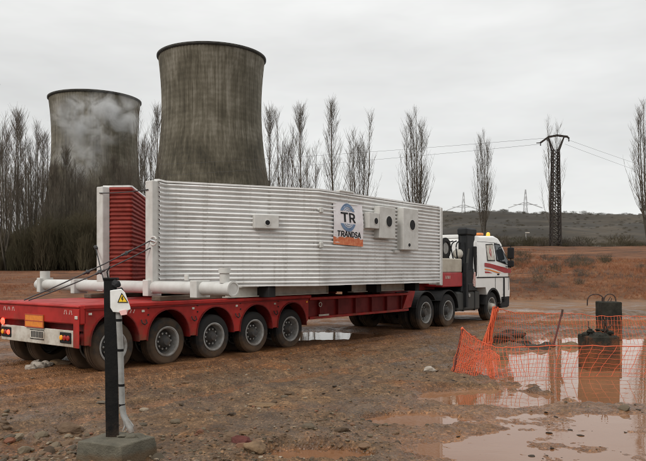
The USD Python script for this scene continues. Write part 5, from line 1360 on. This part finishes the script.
# bunched net hanging from a stake
tb_ = Thing('bunched_net', 'orange net bunched into a hanging bundle in front of the lorry wheel', 'safety net', tuple(bu))
topb = at(496, 307.5, 15.6)
ms = []
rs = np.random.RandomState(5)
for k in range(26):
    a = rs.uniform(0, 6.28); r0 = 0.075 * math.sqrt(rs.uniform()); r1 = 0.14 * math.sqrt(rs.uniform())
    u = np.linspace(0, 1, 9)
    c = np.outer(1 - u, topb) + np.outer(u, bu + [0.02, 0, 0.05])
    rr_ = (r0 + (r1 - r0) * u) * (1 - 0.25 * np.sin(u * 3.1))
    ms.append(tube(c + np.stack([rr_ * np.cos(a + u * 1.5), rr_ * np.sin(a + u * 1.5), 0.02 * np.sin(9 * u + a)], -1) + rs.normal(size=(9, 3)) * 0.008, 0.011, 4, cap=False))
tb_.add('strands', cat(ms), 'net_orange')
tb_.add('stake', tube([bu - [0, 0, 0.1], topb + [0.005, 0, 0.02]], 0.02, 7), 'stake_red')
R1 = at(720, 316, 16.2)
net('far run of orange safety net behind the squat block', [topb + [0.02, 0, -0.02], at(510, 311.5, 15.9), at(530, 314, 16.2), at(560, 313, 16.4), at(594, 316.5, 16.8), at(622, 315.5, 16.7), at(646, 317, 16.5), R1],
    [bu + [0.1, 0, 0.05], at(520, 346, 16.0), at(560, 345, 16.3), at(600, 344, 16.6), at(646, 344, 16.4), at(720, 345, 16.2)], 62, seed=3, cell=0.12)
sk = Thing('stake', 'dark leaning stake holding the far net left of the squat block', 'stake', tuple(at(554, 346, 16.1)))
sk.add('rod', tube([at(553, 347, 16.1), at(557.5, 330, 16.15), at(562.5, 310, 16.2)], 0.022, 7), 'stake_red')
sk.add('tip', tube([at(561.3, 316, 16.19), at(562.6, 309.5, 16.2)], 0.026, 7), 'rebar')

# ------------------------------------------------------------------ foreground post in its concrete foot
c4 = [foot(0, 1000)] * 0
corn = np.array([(-2.14, 6.15), (-1.726, 5.98), (-1.53, 6.33), (-1.95, 6.50)])
gz0 = float(ground_z(np.array(-1.84), np.array(6.25)))
ft = Thing('anchor_block', 'square concrete foot of the black post at the bottom left', 'concrete block', (-1.84, 6.25, 0.0))
m = hull(np.vstack([np.column_stack([corn + (corn - corn.mean(0)) * 0.06, np.full(4, -0.06)]), np.column_stack([corn, np.full(4, 0.215)])]), 0.015)
m = m.subdivide().subdivide().subdivide()
m.vertices += (meshkit.fbm(m.vertices * 9, 3, 2)[:, None] - 0.5) * 0.02 * np.sign(m.vertices - m.vertices.mean(0))
ft.add('block', m, 'concrete')
for k, (px, py) in enumerate(((130, 436), (120, 434.5), (138, 434))):
    q_ = at(px, py, 6.3); q_[2] = 0.235
    ft.add('mortar_lump', blob(0.045, 80 + k, 2, (1.5, 1.2, 0.6)).apply_translation(q_), 'concrete')
ps = Thing('post', 'black steel post standing in the concrete foot', 'post', (-1.90, 6.3, 0.2))
p_, q_ = at(112.5, 436, 6.28), at(110.3, 279, 6.28)
p_[2] = 0.20
ps.add('upright', cat([beam(p_, q_, 0.115, 0.012, up=(0, 1, 0)), beam(p_ + [-0.052, 0.03, 0], q_ + [-0.052, 0.03, 0], 0.012, 0.07, up=(0, 1, 0))]), 'post_black')
ps.add('cap', box(q_ + [-0.065, -0.015, -0.01], q_ + [0.06, 0.07, 0.012], 0.006), 'post_black')
ps.add('insulator', cat([blob(0.05, 90, 2, (1.0, 0.8, 0.8)).apply_translation(at(117, 284, 6.26)), blob(0.035, 91, 2).apply_translation(at(119.5, 291, 6.24)), tube([at(108, 277.5, 6.27), at(107, 272, 6.25), at(110, 266, 6.25)], 0.006, 5)]), 'black_mark')
ps.add('footing', box(p_ + [-0.075, -0.05, -0.002], p_ + [0.075, 0.06, 0.018], 0.006), 'post_black')
cd = Thing('conduit', 'grey cable conduit running down beside the black post', 'cable', tuple(p_ + [0.1, -0.03, 0.02]))
pts = np.array([at(118, 296, 6.21), at(119, 320, 6.21), at(120.5, 350, 6.21), at(121.5, 385, 6.21), at(122, 405, 6.20), at(123.5, 415, 6.19), at(127, 422, 6.17), at(130, 428, 6.15), at(131.5, 433, 6.14)])
cd.add('pipe', tube(pts, [0.026, 0.026, 0.026, 0.026, 0.027, 0.027, 0.027, 0.026, 0.024], 14), 'conduit_grey', smooth=40)
for k in range(4):
    cd.add('cable_tie', tube([pts[k + 1] + [0, 0, 0.01], pts[k + 1] - [0, 0, 0.012]], 0.0275, 14), 'post_black')
for k, dx in enumerate((-0.02, 0.0, 0.025)):
    cd.add('cable', tube([at(126, 420, 6.17) + [dx, 0, 0], at(127 + k * 1.5, 426, 6.15) + [dx, 0.01, 0], at(123 + 4 * k, 431, 6.14)], 0.009, 6), 'conduit_grey')
jb = Thing('junction_box', 'white cover with a yellow warning triangle on the black post', 'junction box', tuple(at(119, 302, 6.18)))
hexv = [(110.8, 291), (121, 289.5), (124.5, 293), (126.5, 300), (129.5, 306.5), (130, 309), (126, 310.5), (119.5, 312.0), (113.5, 311.5), (111, 307.5)]
fr_ = [at(x, y, 6.165) for x, y in hexv]
bk = [at(x * 0.98 + 2.2, y * 0.97 + 9, 6.30) for x, y in hexv]
jb.add('cover', hull(np.array(fr_ + bk), 0.006), 'box_white')
tri_c = at(122.3, 299.3, 6.15)
def tri(r, dz=0.0):
    return Polygon([(r * math.sin(a), r * math.cos(a) * 1.05) for a in (0, 2 * math.pi / 3, 4 * math.pi / 3)])
def sign(poly, y, th=0.003):
    out = flat(poly, 0, th); v = out.vertices
    out.vertices = np.stack([tri_c[0] + v[:, 0] - 0.12 * v[:, 1], y - v[:, 2] + 0 * v[:, 0], tri_c[2] + v[:, 1]], -1); out.invert(); return out
sg_ = jb.add('warning_sign', sign(tri(0.052), 6.157), 'warning_yellow', label='yellow warning triangle')
jb.add('sign_border', sign(tri(0.055).difference(tri(0.043)), 6.154, 0.002), 'black_mark', parent=sg_)
jb.add('bolt_symbol', sign(Polygon([(-0.004, 0.024), (0.008, 0.026), (0.002, 0.004), (0.010, 0.006), (-0.004, -0.02), (-0.001, -0.002), (-0.010, -0.001)]), 6.154, 0.002), 'black_mark', parent=sg_)
jb.add('tag', hull([at(119, 311, 6.15), at(126.5, 309.5, 6.15), at(127, 314.5, 6.15), at(121, 315.5, 6.15), at(120, 311, 6.2), at(127, 314, 6.2)]), 'pink_tag', label='small pink tag hanging under the cover')

# ------------------------------------------------------------------ stones
def stone(px, py, size, mat, label, seed, squash=(1.15, 1.0, 0.6), name='rock', sink=0.3):
    p = foot(px, py)
    p[2] = float(ground_z(np.array(p[0]), np.array(p[1])))
    m = blob(size, seed, 3, squash, 0.5); m.apply_translation(p + [0, 0, size * squash[2] * (1 - 2 * sink) * 0.6])
    single(name, m, mat, label, name)
stone(71, 436, 0.135, 'brown_stone', 'large smooth brown stone left of the concrete foot', 101, (1.25, 0.8, 0.6))
stone(231, 446, 0.085, 'brown_stone', 'brown stone left of the dark red stone at the bottom edge', 102)
stone(240, 449, 0.09, 'red_stone', 'dark red stone between two brown ones at the bottom edge', 103, (1.2, 1, 0.75))
stone(256, 456, 0.105, 'tan_stone', 'yellowish angular stone at the bottom edge', 104, (1.2, 0.9, 0.75))
stone(246, 441, 0.07, 'tan_stone', 'small tan stone just above the dark red one', 105)
stone(263, 410, 0.14, 'tan_stone', 'flat pale slab of stone lying alone in the middle foreground', 106, (1.25, 0.55, 0.2), sink=0.1)
stone(430, 373, 0.105, 'white_stone', 'pale rounded stone left of the orange net', 107, (1.1, 1.0, 0.75))
stone(500.5, 357, 0.18, 'tan_stone', 'rounded clay coloured stone at the foot of the near net', 108, (0.8, 0.8, 1.1), sink=0.1)
stone(569, 345, 0.25, 'tan_stone', 'rounded orange boulder behind the net right of the leaning stake', 109, (1.0, 0.9, 0.8), sink=0.1)
stone(101, 405, 0.06, 'grey_stone', 'grey stone just left of the black post', 110)
stone(232, 419, 0.05, 'mud_clod', 'small black lump on the gravel below the third wheel', 111)
for k, (px, py, s_) in enumerate(((32, 370, 0.11), (38, 369, 0.13), (44, 368, 0.11), (36, 365, 0.10), (42, 364, 0.09), (48, 367, 0.08))):
    stone(px, py, s_, 'white_stone', ['leftmost white limestone lump behind the trailer tail', 'largest white limestone lump in the heap behind the trailer tail', 'white limestone lump right of the largest behind the trailer tail', 'white limestone lump at the back left of the heap', 'white limestone lump at the back right of the heap', 'small white limestone lump at the right end of the heap'][k], 120 + k, (1.1, 1, 0.8))
stone(57, 366, 0.10, 'tan_stone', 'yellow brown lump under the right end of the trailer tail', 130, (1.6, 0.8, 0.8))
stone(66, 366, 0.10, 'brown_stone', 'brown lump under the right corner of the trailer tail', 131, (1.5, 0.8, 0.7))
rs = np.random.RandomState(77)
for k, (px, py) in enumerate(((503, 342), (510, 338), (516, 341), (523, 343), (531, 345), (538, 347), (546, 344))):
    stone(px, py, rs.uniform(0.14, 0.22), 'mud_clod', ['first', 'second', 'third', 'fourth', 'fifth', 'sixth', 'seventh'][k] + ' dark muddy boulder from the left on the low bank behind the pond', 140 + k, (1.4, 1.0, 0.7))
for q_ in list(stage.GetPrimAtPath('/World').GetChildren()):
    if 'dark muddy boulder' in (q_.GetCustomDataByKey('label') or ''):
        q_.SetCustomDataByKey('group', 'muddy boulders of the low bank')

# gravel, pebbles, mud clods
def pebbles(name, n, d0, d1, size, mats, label, seed, cond=None, power=1.0, flatten=0.65, deep=0.0):
    rs_ = np.random.RandomState(seed)
    u = rs_.uniform(size=n) ** power
    d = 1 / (1 / d0 + (1 / d1 - 1 / d0) * u)
    x = rs_.uniform(-0.56, 0.56, n) * d
    z = ground_z(x, d)
    keep = z > WATER + 0.015 - deep * ((x > 0.9) & (d < 9.4))
    w = (x - ORG[0]) * NX[0] + (d - ORG[1]) * NX[1]
    clump = meshkit.fbm(np.stack([x * 0.9, d * 0.9, 0 * x], -1), 3, seed)
    keep &= (rs_.uniform(size=n) < np.clip((clump - 0.3) * 3.2, 0.08, 1)) & (rs_.uniform(size=n) < np.where(w > -0.9, 0.10, 1.0))
    if cond is not None:
        keep &= cond(x, d, rs_)
    x, d, z = x[keep], d[keep], z[keep]
    s_ = size[0] * (size[1] / size[0]) ** (rs_.uniform(size=len(x)) ** 2.6)
    protos = [(blob(1.0, 200 + k, 1, (1.2, 0.95, flatten), 0.4), mats[k % len(mats)]) for k in range(6)]
    scatter(name, protos, np.stack([x, d, np.maximum(z, WATER - 0.1 * s_) + 0.12 * s_], -1), rs_.uniform(0, 6.28, len(x)), s_, label, idx=rs_.randint(0, 6, len(x)), tilt=rs_.normal(size=len(x)) * 14)
left_of = lambda a, b: (lambda x, d, r: r.uniform(size=len(x)) < np.interp(x / d, [a, b], [1.0, 0.06]))
pebbles('gravel', 42000, 5.2, 24, (0.004, 0.024), ['gravel_grey', 'gravel_brown'], 'wet grey and brown gravel strewn over the muddy ground', 5, cond=left_of(0.02, 0.2))
pebbles('rubble', 4200, 5.6, 18, (0.022, 0.085), ['gravel_brown', 'gravel_grey'], 'larger loose stones scattered over the muddy ground', 6, cond=lambda x, d, r: r.uniform(size=len(x)) < np.interp(x / d, [-0.4, -0.2, 0.1], [1.0, 0.3, 0.05]) * np.interp(d, [7, 9.5], [1.0, 0.25]))
pebbles('mud_clods', 3600, 6.0, 26, (0.008, 0.042), ['mud_clod'], 'dark lumps of mud along the puddles and wheel tracks', 8, cond=lambda x, d, r: (x / d > 0.0) & ((d > 9.4) | (r.uniform(size=len(x)) < 0.35)), flatten=0.35, deep=0.03)
